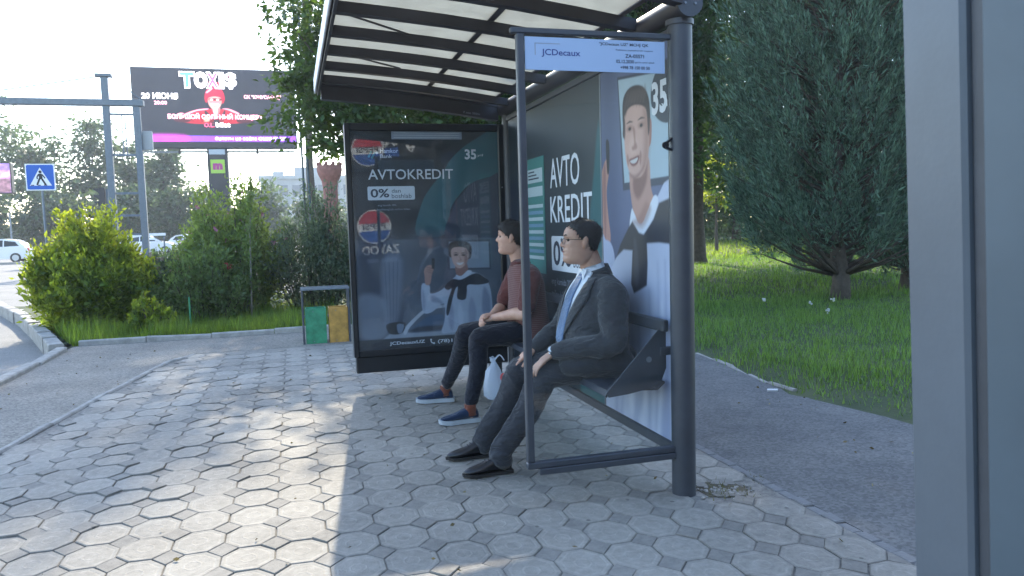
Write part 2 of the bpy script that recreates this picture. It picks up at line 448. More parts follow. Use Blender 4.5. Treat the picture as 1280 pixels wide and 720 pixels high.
MB().box(22, 60, 44.5, 46.5, -0.1, 0.09).build('far_path', m_kerb, kind='structure')
heightfield('grove_ground', 3.25, 3.9, 10.3, 62, 4, 40, lambda x, y: -0.02, m_turf, kind='structure')
MB().box(3.21, 3.26, 17, 62, -0.2, 0.0).build('grove_kerb', m_kerb, kind='structure')

# ---- kerbs made of separate blocks
def kerb(name, pts, blk, w, z0, z1, mat, gap=0.008, jit=0.006):
    root = empty(name, (pts[0][0], pts[0][1], z0)); root['kind'] = 'structure'
    P = [Vector((*p, 0)) for p in pts]
    seg = [(P[i+1]-P[i]).length for i in range(len(P)-1)]; L = sum(seg); n = max(1, round(L/blk)); st = L/n
    def at(s):
        for i, q in enumerate(seg):
            if s <= q or i == len(seg)-1: return P[i].lerp(P[i+1], min(1, s/q))
            s -= q
    for k in range(n):
        a = at(k*st+gap/2); b = at((k+1)*st-gap/2)
        d = (b-a).normalized(); s = Vector((-d.y, d.x, 0))
        j = [rnd.uniform(-jit, jit) for _ in range(3)]; cz = 0.012
        vs = []
        for p, jz in ((a, j[0]), (b, j[1])):
            for off, z in ((-w/2, z0), (-w/2, z1-cz), (-w/2+cz, z1), (w/2-cz, z1), (w/2, z1-cz), (w/2, z0)):
                q = p+s*(off+j[2]); vs.append((q.x, q.y, z+(jz if z > z0 else 0)))
        fs = [(i, (i+1) % 6, 6+(i+1) % 6, 6+i) for i in range(6)]+[tuple(range(5, -1, -1)), tuple(range(6, 12))]
        MB().add(vs, fs).build('kerb_stone', mat, root)
    return root
kerb('road_kerb', [(-2.60, 2.0), (-2.62, 6.0), (-2.64, 9.85)], 0.95, 0.12, -0.3, 0.035, m_kerb, jit=0.012)
kerb('corner_kerb', [(-2.72, 9.95), (-3.1, 11.0), (-3.55, 12.2), (-4.2, 13.9), (-5.0, 15.8), (-5.7, 17.3)], 0.75, 0.16, -0.3, 0.08, m_kerb, jit=0.015)
kerb('verge_kerb', [(-2.55, 10.26), (-1.6, 10.22), (-0.6, 10.26), (0.3, 10.24), (1.2, 10.26), (3.5, 10.26)], 0.8, 0.09, -0.3, 0.05, m_kerb, jit=0.02)
kerb('paver_edge_kerb', [(x-0.03, y) for x, y in PE[1:]]+[(-1.08, 8.85)], 0.5, 0.055, -0.3, 0.012, m_kerb, jit=0.004)
kerb('lawn_kerb', [(3.70, 2.6), (3.66, 4.0), (3.57, 4.6), (3.60, 5.2), (3.74, 6.0), (3.80, 6.7)], 0.36, 0.05, -0.3, -0.002, m_kerb, gap=0.03, jit=0.018)

# ---- brick edging strip beside the side path
m_brick = pmat('edge_brick', (0.20, 0.20, 0.20), 0.9, var=0.3, scale=7, bump=0.5, bscale=80)
edge = empty('brick_edging', (2.23, 0.6, -0.1)); edge['kind'] = 'structure'
bm_e = None
y = 1.2
while y < 8.9:
    o = MB().cbox(-0.027, 0.027, 0, 0.098, -0.1, 0.0, 0.005)
    if bm_e is None:
        first = o.build('edging_brick', m_brick, None); bm_e = first.data; ob = first
    else:
        ob = bpy.data.objects.new('edging_brick', bm_e); COL.objects.link(ob)
    ob.parent = edge; ob.location = (2.194-2.23+rnd.uniform(-.003, .003), y-0.6, 0.1+rnd.uniform(-.005, .004)); ob.rotation_euler = (rnd.uniform(-.02, .02), rnd.uniform(-.03, .03), rnd.uniform(-.03, .03))
    y += 0.104

# ---- octagonal pavers with small square ones between them
PX, PY, OX, OY = 0.2086, 0.243, 0.392-0.2086*12, 3.14-0.243*6
AX, AY = PX/2-0.0015, PY/2-0.0015; CH = 0.29
def paver_mat(name, base, ring):
    m, n, l, b = nt(name)
    uv = n.new('ShaderNodeUVMap'); uv.uv_map = 'uv'
    sp = n.new('ShaderNodeSeparateXYZ'); l.new(uv.outputs[0], sp.inputs[0])
    def mth(op, a, b_=None, c=None):
        q = n.new('ShaderNodeMath'); q.operation = op
        for i, s in enumerate((a, b_)):
            if s is None: continue
            if isinstance(s, (int, float)): q.inputs[i].default_value = s
            else: l.new(s, q.inputs[i])
        return q.outputs[0]
    ax = mth('ABSOLUTE', sp.outputs[0]); ay = mth('ABSOLUTE', sp.outputs[1])
    d = mth('MAXIMUM', mth('MAXIMUM', ax, ay), mth('MULTIPLY', mth('ADD', ax, ay), 0.715))
    g = n.new('ShaderNodeNewGeometry'); tc = n.new('ShaderNodeTexCoord')
    no = n.new('ShaderNodeTexNoise'); no.inputs['Scale'].default_value = 22; no.inputs['Detail'].default_value = 8; no.inputs['Roughness'].default_value = 0.72
    pos = n.new('ShaderNodeVectorMath'); pos.operation = 'ADD'; l.new(g.outputs['Position'], pos.inputs[0])
    l.new(pos.outputs[0], no.inputs['Vector'])
    nb = n.new('ShaderNodeTexNoise'); nb.inputs['Scale'].default_value = 1.3; nb.inputs['Detail'].default_value = 5; l.new(g.outputs['Position'], nb.inputs['Vector'])
    nf = n.new('ShaderNodeTexNoise'); nf.inputs['Scale'].default_value = 140; nf.inputs['Detail'].default_value = 3; l.new(g.outputs['Position'], nf.inputs['Vector'])
    vb = mth('ADD', mth('MULTIPLY', mth('SUBTRACT', no.outputs['Fac'], 0.5), 1.15), mth('MULTIPLY', mth('SUBTRACT', nb.outputs['Fac'], 0.5), 1.0))
    ra = mth('MULTIPLY', mth('SUBTRACT', g.outputs['Random Per Island'], 0.5), 0.36)
    val = mth('ADD', mth('ADD', 1.0, vb), ra)
    if ring:
        def ringf(c, w): return mth('MAXIMUM', mth('SUBTRACT', 1.0, mth('DIVIDE', mth('ABSOLUTE', mth('SUBTRACT', d, c)), w)), 0.0)
        r1 = ringf(0.80, 0.07); r2 = ringf(0.30, 0.06); r3 = ringf(0.985, 0.05)
        dwob = no.outputs['Fac']
        hgt = mth('ADD', mth('MULTIPLY', r1, -0.5), mth('MULTIPLY', r2, 0.6))
        val = mth('ADD', val, mth('MULTIPLY', mth('ADD', mth('MULTIPLY', r2, 0.30), mth('MULTIPLY', r1, 0.28)), dwob))
        val = mth('SUBTRACT', val, mth('MULTIPLY', r3, 0.22))
        hh = mth('ADD', hgt, mth('MULTIPLY', nf.outputs['Fac'], 0.9))
    else:
        hh = mth('MULTIPLY', nf.outputs['Fac'], 0.9)
    # dark chewing-gum like spots
    vo = n.new('ShaderNodeTexVoronoi'); vo.inputs['Scale'].default_value = 5.5; l.new(g.outputs['Position'], vo.inputs['Vector'])
    spot = mth('LESS_THAN', vo.outputs['Distance'], 0.055)
    val = mth('MULTIPLY', val, mth('SUBTRACT', 1.0, mth('MULTIPLY', spot, 0.45)))
    hs = n.new('ShaderNodeHueSaturation'); hs.inputs['Color'].default_value = (*base, 1); l.new(val, hs.inputs['Value'])
    l.new(hs.outputs[0], b.inputs['Base Color']); b.inputs['Roughness'].default_value = 0.82
    b.inputs['Specular IOR Level'].default_value = 0.35
    bp = n.new('ShaderNodeBump'); bp.inputs['Strength'].default_value = 0.6; bp.inputs['Distance'].default_value = 0.004
    l.new(hh, bp.inputs['Height']); l.new(bp.outputs['Normal'], b.inputs['Normal'])
    return m
m_paver = paver_mat('paver_concrete', (0.258, 0.240, 0.208), True)
m_small = paver_mat('small_paver_concrete', (0.205, 0.192, 0.17), False)
def oct_pts(s, z):
    cx = CH*PX; cy = CH*PY; a, b = AX*s, AY*s; hx = a-cx*s; hy = b-cy*s
    return [(hx, -b, z), (a, -hy, z), (a, hy, z), (hx, b, z), (-hx, b, z), (-a, hy, z), (-a, -hy, z), (-hx, -b, z)]
def dia_pts(s, z):
    a = (CH*PX-0.0024)*s; b = (CH*PY-0.0024)*s
    return [(0, -b, z), (a, 0, z), (0, b, z), (-a, 0, z)]
def paver_geo(fn):
    n = len(fn(1, 0)); vs = fn(1, -0.06)+fn(1, -0.0028)+fn(0.968, 0.0)
    fs = [(k*n+i, k*n+(i+1) % n, (k+1)*n+(i+1) % n, (k+1)*n+i) for k in (0, 1) for i in range(n)]+[tuple(range(2*n, 3*n))]
    return vs, fs
def paver_mesh(name, fn, mat):
    vs, fs = paver_geo(fn); me = bpy.data.meshes.new(name); me.from_pydata(vs, [], fs); me.materials.append(mat)
    u = me.uv_layers.new(name='uv')
    for lp_ in me.loops:
        c = vs[lp_.vertex_index]; u.data[lp_.index].uv = (c[0]/AX, c[1]/AY)
    return me
me_o = paver_mesh('paver', oct_pts, m_paver); me_d = paver_mesh('small_paver', dia_pts, m_small)
def pe_x(y):
    for (x0, y0), (x1, y1) in zip(PE[:-1], PE[1:]):
        if y0 <= y <= y1: return x0+(x1-x0)*(y-y0)/(y1-y0)
    return PE[0][0]-0.3 if y < PE[0][1] else PE[-1][0]
pave = empty('pavement', (0, 0, 0)); pave['kind'] = 'structure'
HOLE = (1.96, 3.19)
def settle(x, y):
    """uneven bedding: (z, tilt x, tilt y)"""
    w = math.exp(-((x+0.75)/0.9)**2-((y-5.3)/1.6)**2)
    z = 0.004*noise.noise(Vector((x*0.8, y*0.8, 1)))+0.010*w*noise.noise(Vector((x*3, y*3, 9)))
    return max(-0.0025, z+rnd.gauss(0, 0.0015+0.0028*w)), rnd.gauss(0, 0.010+0.022*w), rnd.gauss(0, 0.010+0.025*w)
cells = []; dcells = []
for i in range(-8, 26):
    for j in range(-12, 32):
        x = OX+i*PX; y = OY+j*PY
        if 1.15 < y < FAR_Y-AY and x+AX < 2.2 and x-AX*0.55 > pe_x(y)+0.0: cells.append((x, y))
        x += PX/2; y += PY/2
        if 1.15 < y < FAR_Y-0.1 and x+0.0 < 2.12 and x-0.06 > pe_x(y): dcells.append((x, y))
def lay(cells, me, fn, name, stuffname, rx, mat):
    cs = sorted(cells, key=lambda c: (0 if (c[1] > 2.15 and (c[0] > -0.45*c[1]+0.1)) else 1, c[0]**2+c[1]**2))
    vs0, fs0 = paver_geo(fn); SV = []; SF = []; SU = []
    for k, (x, y) in enumerate(cs):
        if abs(x-HOLE[0]) < 0.11 and abs(y-HOLE[1]) < 0.13: continue
        if math.hypot(x-1.751, y-3.207) < 0.055: continue
        z, tx, ty = settle(x, y)
        if k < 300:
            o = bpy.data.objects.new(name, me); COL.objects.link(o); o.parent = pave
            o.location = (x+rnd.gauss(0, .0012), y+rnd.gauss(0, .0012), z); o.rotation_euler = (tx, ty, rnd.gauss(0, 0.008))
        else:
            Mx = Matrix.Translation((x, y, z)) @ Matrix.Rotation(tx, 4, 'X') @ Matrix.Rotation(ty, 4, 'Y')
            b = len(SV); SV += [tuple(Mx @ Vector(v)) for v in vs0]; SU += [(v[0]/AX, v[1]/AY) for v in vs0]
            SF += [tuple(q+b for q in f) for f in fs0]
    if SV:
        m2 = bpy.data.meshes.new(stuffname); m2.from_pydata(SV, [], SF); m2.materials.append(mat)
        u = m2.uv_layers.new(name='uv')
        for lp_ in m2.loops: u.data[lp_.index].uv = SU[lp_.vertex_index]
        o = bpy.data.objects.new(stuffname, m2); COL.objects.link(o); o.parent = pave; o['kind'] = 'stuff'
lay(cells, me_o, oct_pts, 'paver', 'far_pavers', AX, m_paver)
lay(dcells, me_d, dia_pts, 'small_paver', 'far_small_pavers', AX, m_small)
for j in range(-12, 32):
    y = OY+j*PY+PY/2
    if 1.2 < y < FAR_Y-0.1 and not (3.0 < y < 3.45):
        a = CH*PX-0.0035; b_ = CH*PY-0.0035; z, tx, ty = settle(2.16, y)
        MB().prism([(2.1635, y-b_), (2.1635, y+b_), (2.1635-a, y)], -0.06, z-0.001).build('half_paver', m_small, pave)
# broken paver pieces and loose dirt beside the post
MB().prism([(1.84, 3.12), (1.95, 3.08), (2.06, 3.14), (2.05, 3.27), (1.93, 3.31), (1.83, 3.26)], -0.03, -0.0045).build('bare_soil', m_earth, kind='structure')
dirt = MB()
for k in range(90):
    a = rnd.uniform(0, 6.28); r = abs(rnd.gauss(0, 0.06)); s = rnd.uniform(0.003, 0.010)
    dirt.ell((HOLE[0]-0.04+r*1.4*math.cos(a), HOLE[1]-0.02+r*math.sin(a), -0.006+rnd.uniform(0, .006)), (s*1.3, s, s*0.7), 6, 4)
tag(dirt.build('loose_gravel', m_kerb), 'loose grit and dirt in the hole beside the thick shelter post', 'gravel', kind='stuff')
for pts in ([(1.87, 3.10), (2.0, 3.07), (2.03, 3.12), (1.93, 3.16), (1.86, 3.15)], [(1.93, 3.27), (2.04, 3.22), (2.07, 3.30), (1.98, 3.33)], [(1.85, 3.25), (1.9, 3.23), (1.91, 3.30), (1.86, 3.31)]):
    MB().prism(pts, -0.05, rnd.uniform(-0.006, 0.004)).build('broken_paver', m_small, pave)
# ------------------------------------------------------------------ bus shelter
m_steel = pmat('shelter_steel', (0.045, 0.052, 0.065), 0.42, var=0.18, scale=5, bump=0.04, bscale=200)
m_steel2 = pmat('roof_steel', (0.035, 0.034, 0.042), 0.5, var=0.2, scale=4)
m_grey = pmat('grey_alu', (0.20, 0.22, 0.25), 0.4, metal=0.3, var=0.12, scale=6)
m_white = pmat('white_print', (0.78, 0.80, 0.82), 0.5)
m_print_w = pmat('print_white', (0.72, 0.75, 0.80), 0.55)
m_print_d = pmat('print_dark', (0.03, 0.04, 0.07), 0.5)
m_print_b = pmat('print_blue', (0.03, 0.05, 0.22), 0.5)
m_print_g = pmat('print_grey', (0.30, 0.33, 0.40), 0.6)
m_print_lb = pmat('print_pale_blue', (0.34, 0.46, 0.65), 0.55)
m_glass = glassmat('pane_glass', (0.93, 0.96, 0.97), 0.03, 0.02, 0.010)
m_poster = colmat('poster_paper', 0.45)
m_black = pmat('black_metal', (0.012, 0.014, 0.018), 0.35, var=0.2, scale=5)

sh = empty('bus_shelter', (1.751, 3.207, 0), 'dark steel bus shelter with slatted see-through roof where two men sit', 'bus shelter')
PXX, PYY = 1.751, 3.207
o = MB().cyl((PXX, PYY, -0.06), (PXX, PYY, 2.19), 0.0565, 32).build('post', m_steel, sh); smooth_angle(o)
o = MB().cyl((PXX, PYY, 2.19), (PXX, PYY, 2.215), 0.064, 32).build('post_collar', m_steel, sh); smooth_angle(o)
o = MB().cyl((PXX, 6.12, -0.06), (PXX, 6.12, 2.21), 0.045, 24).build('post', m_steel, sh); smooth_angle(o)
# round gutter beam along the wall top, with a bolted end cap
g = MB().cyl((PXX, PYY-0.085, 2.272), (PXX, 6.25, 2.272), 0.055, 28).build('gutter_beam', m_steel2, sh); smooth_angle(g)
cp = MB(); cp.cyl((PXX, PYY-0.098, 2.272), (PXX, PYY-0.080, 2.272), 0.064, 32)
c = cp.build('end_cap', m_steel, sh); smooth_angle(c)
for dx in (-0.025, 0.025): b = MB().cyl((PXX+dx, PYY-0.104, 2.265), (PXX+dx, PYY-0.097, 2.265), 0.0055, 10).build('bolt', m_grey, c)
MB().box(PXX-0.02, PXX+0.02, PYY-0.05, PYY+0.05, 2.205, 2.23).build('beam_clamp', m_steel, sh)

# end pane: slim upright, top bar, bottom rail, glass, header sign
MB().cbox(0.966, 1.000, PYY-0.017, PYY+0.017, 0.235, 2.125, 0.005).build('slim_upright', m_steel, sh)
MB().cbox(0.94, 1.70, PYY-0.014, PYY+0.014, 2.125, 2.150, 0.004).build('top_bar', m_steel, sh)
br = MB().cbox(0.965, 1.70, PYY-0.018, PYY+0.018, 0.205, 0.2345, 0.004).build('bottom_rail', m_steel, sh)
MB().cbox(1.02, 1.70, PYY-0.024, PYY+0.010, 0.176, 0.2045, 0.003).build('lower_lip', m_steel, br)
MB().box(1.0005, 1.694, PYY-0.004, PYY+0.004, 0.2350, 2.1245).build('end_pane', m_glass, sh)
cl = MB(); cl.cyl((1.668, PYY-0.012, 1.650), (1.668, PYY-0.0045, 1.650), 0.016, 16); cl.bar((1.675, PYY-0.010, 1.662), (1.70, PYY-0.010, 1.68), 0.02, 0.010); cl.bar((1.665, PYY-0.0105, 1.64), (1.70, PYY-0.0105, 1.626), 0.02, 0.009)
cl.build('pane_clip', m_black, sh)
hs_ = MB().box(1.003, 1.668, PYY-0.011, PYY-0.005, 1.972, 2.112).build('header_sign', m_print_lb, sh)
st = Sheet((1.003, PYY-0.0112, 1.972), (1, 0, 0), (0, 0, 1), (0, -1, 0))
st.text('JCDecaux', 0.075, 0.255, 0.055, 0.090, m_print_b, bold=0.012)
st.line([(0.046, 0.062), (0.046, 0.113)], 0.004, m_print_g); st.line([(0.044, 0.113), (0.160, 0.113)], 0.003, m_print_g)
st.build('sign_lettering', hs_)
st.text('"JCDecaux UZ" MCHJ QK', 0.345, 0.585, 0.112, 0.128, m_print_d, bold=0.02)
st.text('Reklama joylashtirish raqami', 0.425, 0.605, 0.092, 0.101, m_print_d)
st.text('ZA-05571', 0.470, 0.562, 0.064, 0.080, m_print_d, bold=0.02)
st.text('02.12.2030', 0.425, 0.512, 0.040, 0.055, m_print_d, bold=0.02); st.text('gacha amal qiladi', 0.517, 0.612, 0.040, 0.050, m_print_d)
st.text('+998 78 150 00 50', 0.445, 0.590, 0.014, 0.028, m_print_d, bold=0.02)
st.build('sign_lettering', hs_)

# back wall: bottom rail, two poster panels, top rail
WX = 1.745
MB().cbox(WX-0.022, WX+0.022, PYY+0.06, 6.07, 0.175, 0.225, 0.004).build('wall_rail', m_steel, sh)
MB().cbox(WX-0.020, WX+0.020, PYY+0.06, 6.07, 2.155, 2.195, 0.004).build('wall_rail', m_steel, sh)
MB().cbox(WX-0.012, WX+0.014, 4.11, 4.125, 0.2255, 2.1545, 0.002).build('panel_joint', m_grey, sh)
# -- left sheet (dark, lettering); the sheet's u runs from the far end towards the viewer
Pd = Print(1.89, 1.925, 120, 120, (44, 54, 60))
Pd.poly([(1.5, 0.0), (1.62, 0.6), (1.7, 1.05), (1.78, 1.35), (1.9, 1.6), (1.95, 0.0)], (34, 92, 98), 0.02)
Pd.poly([(0.0, 0.0), (0.3, 0.5), (0.28, 1.2), (0.0, 1.4)], (38, 48, 62), 0.05)
Pd.noise(0.03, 0.2, 3)
pl = MB().box(WX-0.006, WX+0.006, 4.126, 6.069, 0.2255, 2.1545).build('wall_panel', m_steel, sh)
pd = Pd.build('poster', m_poster, (WX-0.0085, 6.02, 0.227), (0, -1, 0), (0, 0, 1), sh)
sd = Sheet((WX-0.0095, 6.0, 0), (0, -1, 0), (0, 0, 1), (-1, 0, 0))
sd.text('AVTO', 0.975, 1.535, 1.549, 1.750, m_print_w, bold=0.008)
sd.text('KREDIT', 0.968, 1.735, 1.315, 1.492, m_print_w, bold=0.008)
sd.rect(0.975, 1.72, 0.985, 1.222, m_print_w, 1, 0.02)
sd.text('0%', 1.01, 1.36, 1.02, 1.19, m_print_d, 2, bold=0.02); sd.text('dan', 1.40, 1.55, 1.115, 1.185, m_print_d, 2); sd.text('boshlab', 1.40, 1.69, 1.02, 1.095, m_print_d, 2)
sd.text('eng kamida 20% boshlang\'ich', 0.96, 1.72, 0.875, 0.935, m_print_g); sd.text('to\'lov bilan', 0.96, 1.25, 0.80, 0.85, m_print_g)
sd.build('poster_lettering', pd)
# green sheet with pale bands at the far end of the wall
m_tg = pmat('sheet_green', (0.06, 0.22, 0.20), 0.5); m_tw = pmat('sheet_white', (0.45, 0.55, 0.58), 0.5); m_tb = pmat('sheet_blue', (0.16, 0.30, 0.42), 0.5)
tt = MB().box(WX-0.014, WX-0.0095, 5.15, 5.56, 0.95, 1.79).build('banded_sheet', m_tg, sh)
ts = Sheet((WX-0.0142, 5.56, 0.95), (0, -1, 0), (0, 0, 1), (-1, 0, 0))
ts.rect(0.03, 0.38, 0.66, 0.76, m_tw); ts.rect(0.03, 0.38, 0.56, 0.63, m_tw)
for k in range(9): ts.rect(0.03, 0.38, 0.10+k*0.047, 0.125+k*0.047, m_tb if k % 2 else m_tw)
ts.text('ABCD', 0.05, 0.35, 0.68, 0.73, m_print_d) if False else None
for k in range(3): ts.rect(0.05, 0.2+0.05*k, 0.735-0.025*k, 0.745-0.025*k, m_print_d, 2)
ts.build('sheet_bands', tt)
# -- right sheet: smiling man in white sweater, grey-blue wall, picture frame
U0 = 1.88
def sh_(pts): return [(u-U0, v-0.2255) for u, v in pts]
Pm = Print(0.83, 1.925, 190, 400, (96, 106, 138))
Pm.poly(sh_([(1.88, 0.22), (2.1, 0.22), (2.1, 2.1), (1.88, 2.1)]), (78, 90, 122), 0.12)
Pm.poly(sh_([(2.112, 2.085), (2.72, 2.02), (2.72, 1.478), (2.166, 1.472)]), (60, 68, 86), 0.004, smooth=False)
Pm.poly(sh_([(2.125, 2.068), (2.72, 2.005), (2.72, 1.515), (2.186, 1.512)]), (168, 188, 200), 0.004, smooth=False)
Pm.poly(sh_([(1.863, 1.551), (1.914, 1.639), (1.962, 1.658), (1.981, 1.589), (1.942, 1.478), (1.959, 1.341), (1.987, 1.204), (1.902, 1.12), (1.87, 1.203), (1.875, 1.389)]), (176, 134, 124), 0.006)
Pm.poly(sh_([(1.90, 1.60), (1.93, 1.62), (1.93, 1.3), (1.91, 1.2), (1.89, 1.4)]), (140, 100, 95), 0.012, 0.8)
Pm.poly(sh_([(1.943, 1.758), (1.99, 1.745), (1.985, 1.60), (1.955, 1.585)]), (30, 32, 40), 0.004)
Pm.poly(sh_([(1.84, 1.179), (1.918, 1.203), (2.008, 1.168), (2.047, 1.025), (2.05, 0.5), (1.84, 0.3)]), (168, 178, 205), 0.006)
Pm.poly(sh_([(1.978, 0.998), (2.038, 1.083), (2.129, 1.161), (2.247, 1.271), (2.386, 1.324), (2.525, 1.389), (2.74, 1.42), (2.76, 0.20), (1.90, 0.2), (1.94, 0.5), (2.0, 0.75)]), (186, 194, 216), 0.006)
for k, (u, w_, v0, v1, cc) in enumerate([(2.06, .02, .25, 1.0, (140, 148, 182)), (2.16, .018, .2, .95, (146, 155, 188)), (2.33, .03, .2, .85, (150, 160, 192)), (2.46, .022, .2, .95, (134, 144, 180)), (2.56, .02, .3, 1.1, (148, 158, 190)), (2.64, .018, .2, 1.1, (128, 138, 176)), (2.40, .015, .2, .6, (214, 220, 234)), (2.60, .012, .2, .9, (212, 218, 232)), (2.22, .016, .3, .8, (214, 220, 234))]):
    Pm.poly(sh_([(u, v1), (u+w_, v1-.2), (u+w_*1.6-.03-.05*math.sin(k*2.1), v0), (u-.05-.04*math.sin(k*1.3), v0), (u-w_*.4, (v0+v1)/2)]), cc, 0.03, 0.6)
Pm.poly(sh_([(2.259, 1.597), (2.469, 1.632), (2.5, 1.47), (2.55, 1.361), (2.385, 1.291), (2.29, 1.355)]), (186, 146, 134), 0.008)
Pm.poly(sh_([(2.30, 1.53), (2.40, 1.54), (2.46, 1.6), (2.45, 1.5), (2.36, 1.42), (2.30, 1.46)]), (122, 84, 78), 0.02, 0.8)
Pm.poly(sh_([(2.177, 1.82), (2.18, 1.944), (2.244, 1.997), (2.351, 2.002), (2.443, 1.969), (2.495, 1.894), (2.502, 1.74), (2.47, 1.70), (2.2, 1.74)]), (52, 40, 44), 0.006)
Pm.poly(sh_([(2.475, 1.80), (2.515, 1.80), (2.508, 1.695), (2.47, 1.68)]), (160, 112, 102), 0.004)
Pm.poly(sh_([(2.190, 1.829), (2.215, 1.885), (2.30, 1.905), (2.404, 1.89), (2.470, 1.849), (2.488, 1.748), (2.474, 1.631), (2.43, 1.555), (2.354, 1.528), (2.277, 1.545), (2.219, 1.613), (2.193, 1.722)]), (202, 164, 152), 0.006)
Pm.poly(sh_([(2.43, 1.86), (2.485, 1.8), (2.482, 1.65), (2.44, 1.56), (2.40, 1.56), (2.43, 1.7)]), (160, 120, 110), 0.04, 0.8)
Pm.ell((2.30-U0, 1.70-.2255), (0.05, 0.05), (214, 178, 166), 0.6, 0.7)
for a, b in ((2.262, 1.792), (2.40, 1.793)):
    Pm.ell((a-U0, b-.2255), (0.036, 0.016), (150, 112, 104), 0.7, 0.8); Pm.ell((a-U0, b-.2275), (0.016, 0.009), (36, 28, 30), 0.5)
    Pm.poly(sh_([(a-.042, b+.028), (a, b+.040), (a+.042, b+.028), (a, b+.030)]), (58, 42, 42), 0.005)
Pm.poly(sh_([(2.30, 1.79), (2.315, 1.71), (2.285, 1.69), (2.30, 1.675), (2.345, 1.68), (2.345, 1.70), (2.33, 1.72), (2.325, 1.78)]), (150, 106, 98), 0.010, 0.75)
Pm.poly(sh_([(2.250, 1.630), (2.30, 1.637), (2.370, 1.642), (2.355, 1.605), (2.31, 1.592), (2.272, 1.601)]), (128, 78, 76), 0.007)
Pm.poly(sh_([(2.262, 1.622), (2.31, 1.628), (2.355, 1.632), (2.340, 1.613), (2.31, 1.606), (2.280, 1.610)]), (206, 200, 200), 0.004)
Pm.poly(sh_([(2.225, 1.66), (2.245, 1.64), (2.24, 1.60), (2.225, 1.62)]), (140, 100, 94), 0.008, 0.7); Pm.poly(sh_([(2.385, 1.665), (2.40, 1.64), (2.385, 1.59), (2.372, 1.63)]), (140, 100, 94), 0.008, 0.7); Pm.poly(sh_([(2.24, 1.565), (2.31, 1.545), (2.38, 1.56), (2.43, 1.59), (2.36, 1.53), (2.29, 1.53)]), (134, 96, 90), 0.012, 0.7)
Pm.poly(sh_([(2.205, 1.86), (2.25, 1.90), (2.33, 1.915), (2.42, 1.895), (2.475, 1.85), (2.47, 1.90), (2.40, 1.94), (2.27, 1.94), (2.20, 1.90)]), (60, 46, 48), 0.014, 0.9)
Pm.poly(sh_([(2.246, 1.25), (2.271, 1.368), (2.30, 1.35), (2.385, 1.285), (2.526, 1.425), (2.577, 1.399), (2.513, 1.31), (2.383, 1.23)]), (214, 220, 232), 0.005)
Pm.poly(sh_([(2.06, 1.107), (2.119, 1.179), (2.227, 1.271), (2.279, 1.305), (2.355, 1.245), (2.412, 1.235), (2.523, 1.312), (2.585, 1.391), (2.75, 1.42), (2.75, 1.188), (2.58, 1.196), (2.447, 1.190), (2.453, 1.086), (2.44, 0.974), (2.36, 0.945), (2.285, 0.921), (2.25, 0.97), (2.262, 1.06), (2.273, 1.150), (2.161, 1.152)]), (50, 52, 62), 0.008, smooth=False)
Pm.poly(sh_([(2.29, 1.2), (2.33, 1.18), (2.35, 1.0), (2.30, 0.97)]), (72, 74, 86), 0.015, 0.8)
for k in range(7): Pm.poly(sh_([(2.20+.036*k, 1.90+.012*math.sin(k)), (2.23+.036*k, 1.965+.004*k), (2.262+.034*k, 1.985-.003*k*k*.4), (2.235+.036*k, 1.93)]), (92, 74, 72), 0.012, 0.5)
Pm.poly(sh_([(2.182, 1.86), (2.204, 1.85), (2.208, 1.78), (2.196, 1.74), (2.184, 1.80)]), (56, 42, 44), 0.006, 0.9); Pm.poly(sh_([(2.462, 1.87), (2.497, 1.86), (2.496, 1.77), (2.478, 1.73), (2.470, 1.80)]), (56, 42, 44), 0.006, 0.9)
Pm.poly(sh_([(2.28, 1.30), (2.40, 1.27), (2.50, 1.36), (2.44, 1.40), (2.36, 1.33)]), (150, 112, 104), 0.02, 0.6)
Pm.ell((2.70-U0, 1.915-.2255), (0.19, 0.15), (44, 56, 72), 0.02)
Pm.noise(0.02, 0.15, 5)
pl2 = MB().box(WX-0.006, WX+0.006, PYY+0.065, 4.109, 0.2255, 2.1545).build('wall_panel', m_steel, sh)
pm = Pm.build('poster', m_poster, (WX-0.0085, 6.0-U0-0.012, 0.227), (0, -1, 0), (0, 0, 1), sh)
sm_ = Sheet((WX-0.0095, 6.0, 0), (0, -1, 0), (0, 0, 1), (-1, 0, 0)); sm_.text('35', 2.535, 2.695, 1.82, 1.98, m_print_w, bold=0.03); sm_.text('yil', 2.64, 2.70, 1.835, 1.875, m_print_w, 2, bold=0.02)
sm_.build('poster_lettering', pm)

# bench fixed to the wall
bz = 0.508
se = MB()
prof = [(1.388, bz-0.028), (1.400, bz), (1.46, bz+0.004), (1.66, bz-0.012), (1.70, bz+0.02), (1.70, bz+0.012), (1.66, bz-0.020), (1.46, bz-0.006), (1.408, bz-0.010), (1.396, bz-0.034)]
se.loft([[(x, yy, z) for x, z in prof] for yy in (PYY+0.086, 5.95)])
se.build('bench_seat', m_steel, sh)
for yy in (PYY+0.075, 4.46, 5.955):
    pr = [(1.388, bz-0.008), (1.40, bz-0.030), (1.50, bz-0.022), (1.61, bz-0.004), (1.675, bz+0.03), (1.70, bz+0.09), (1.70, 0.823)]
    if yy != PYY+0.075: pr = [(1.405, bz-0.040), (1.50, bz-0.055), (1.61, bz-0.05), (1.72, bz-0.02), (1.72, bz-0.010), (1.60, bz-0.025), (1.45, bz-0.012)]
    b_ = MB(); b_.loft([[(x, yy+d, z) for x, z in pr] for d in (-0.005, 0.005)])
    bk = b_.build('bench_bracket', m_steel, sh)
    if yy == PYY+0.075:
        MB().cyl((1.609, yy-0.008, 0.645), (1.609, yy-0.0055, 0.645), 0.014, 20).build('bracket_hole', m_grey, bk)
        MB().cbox(1.668, 1.735, yy-0.012, yy+0.012, 0.66, 0.70, 0.004).build('bracket_lug', m_steel, bk)
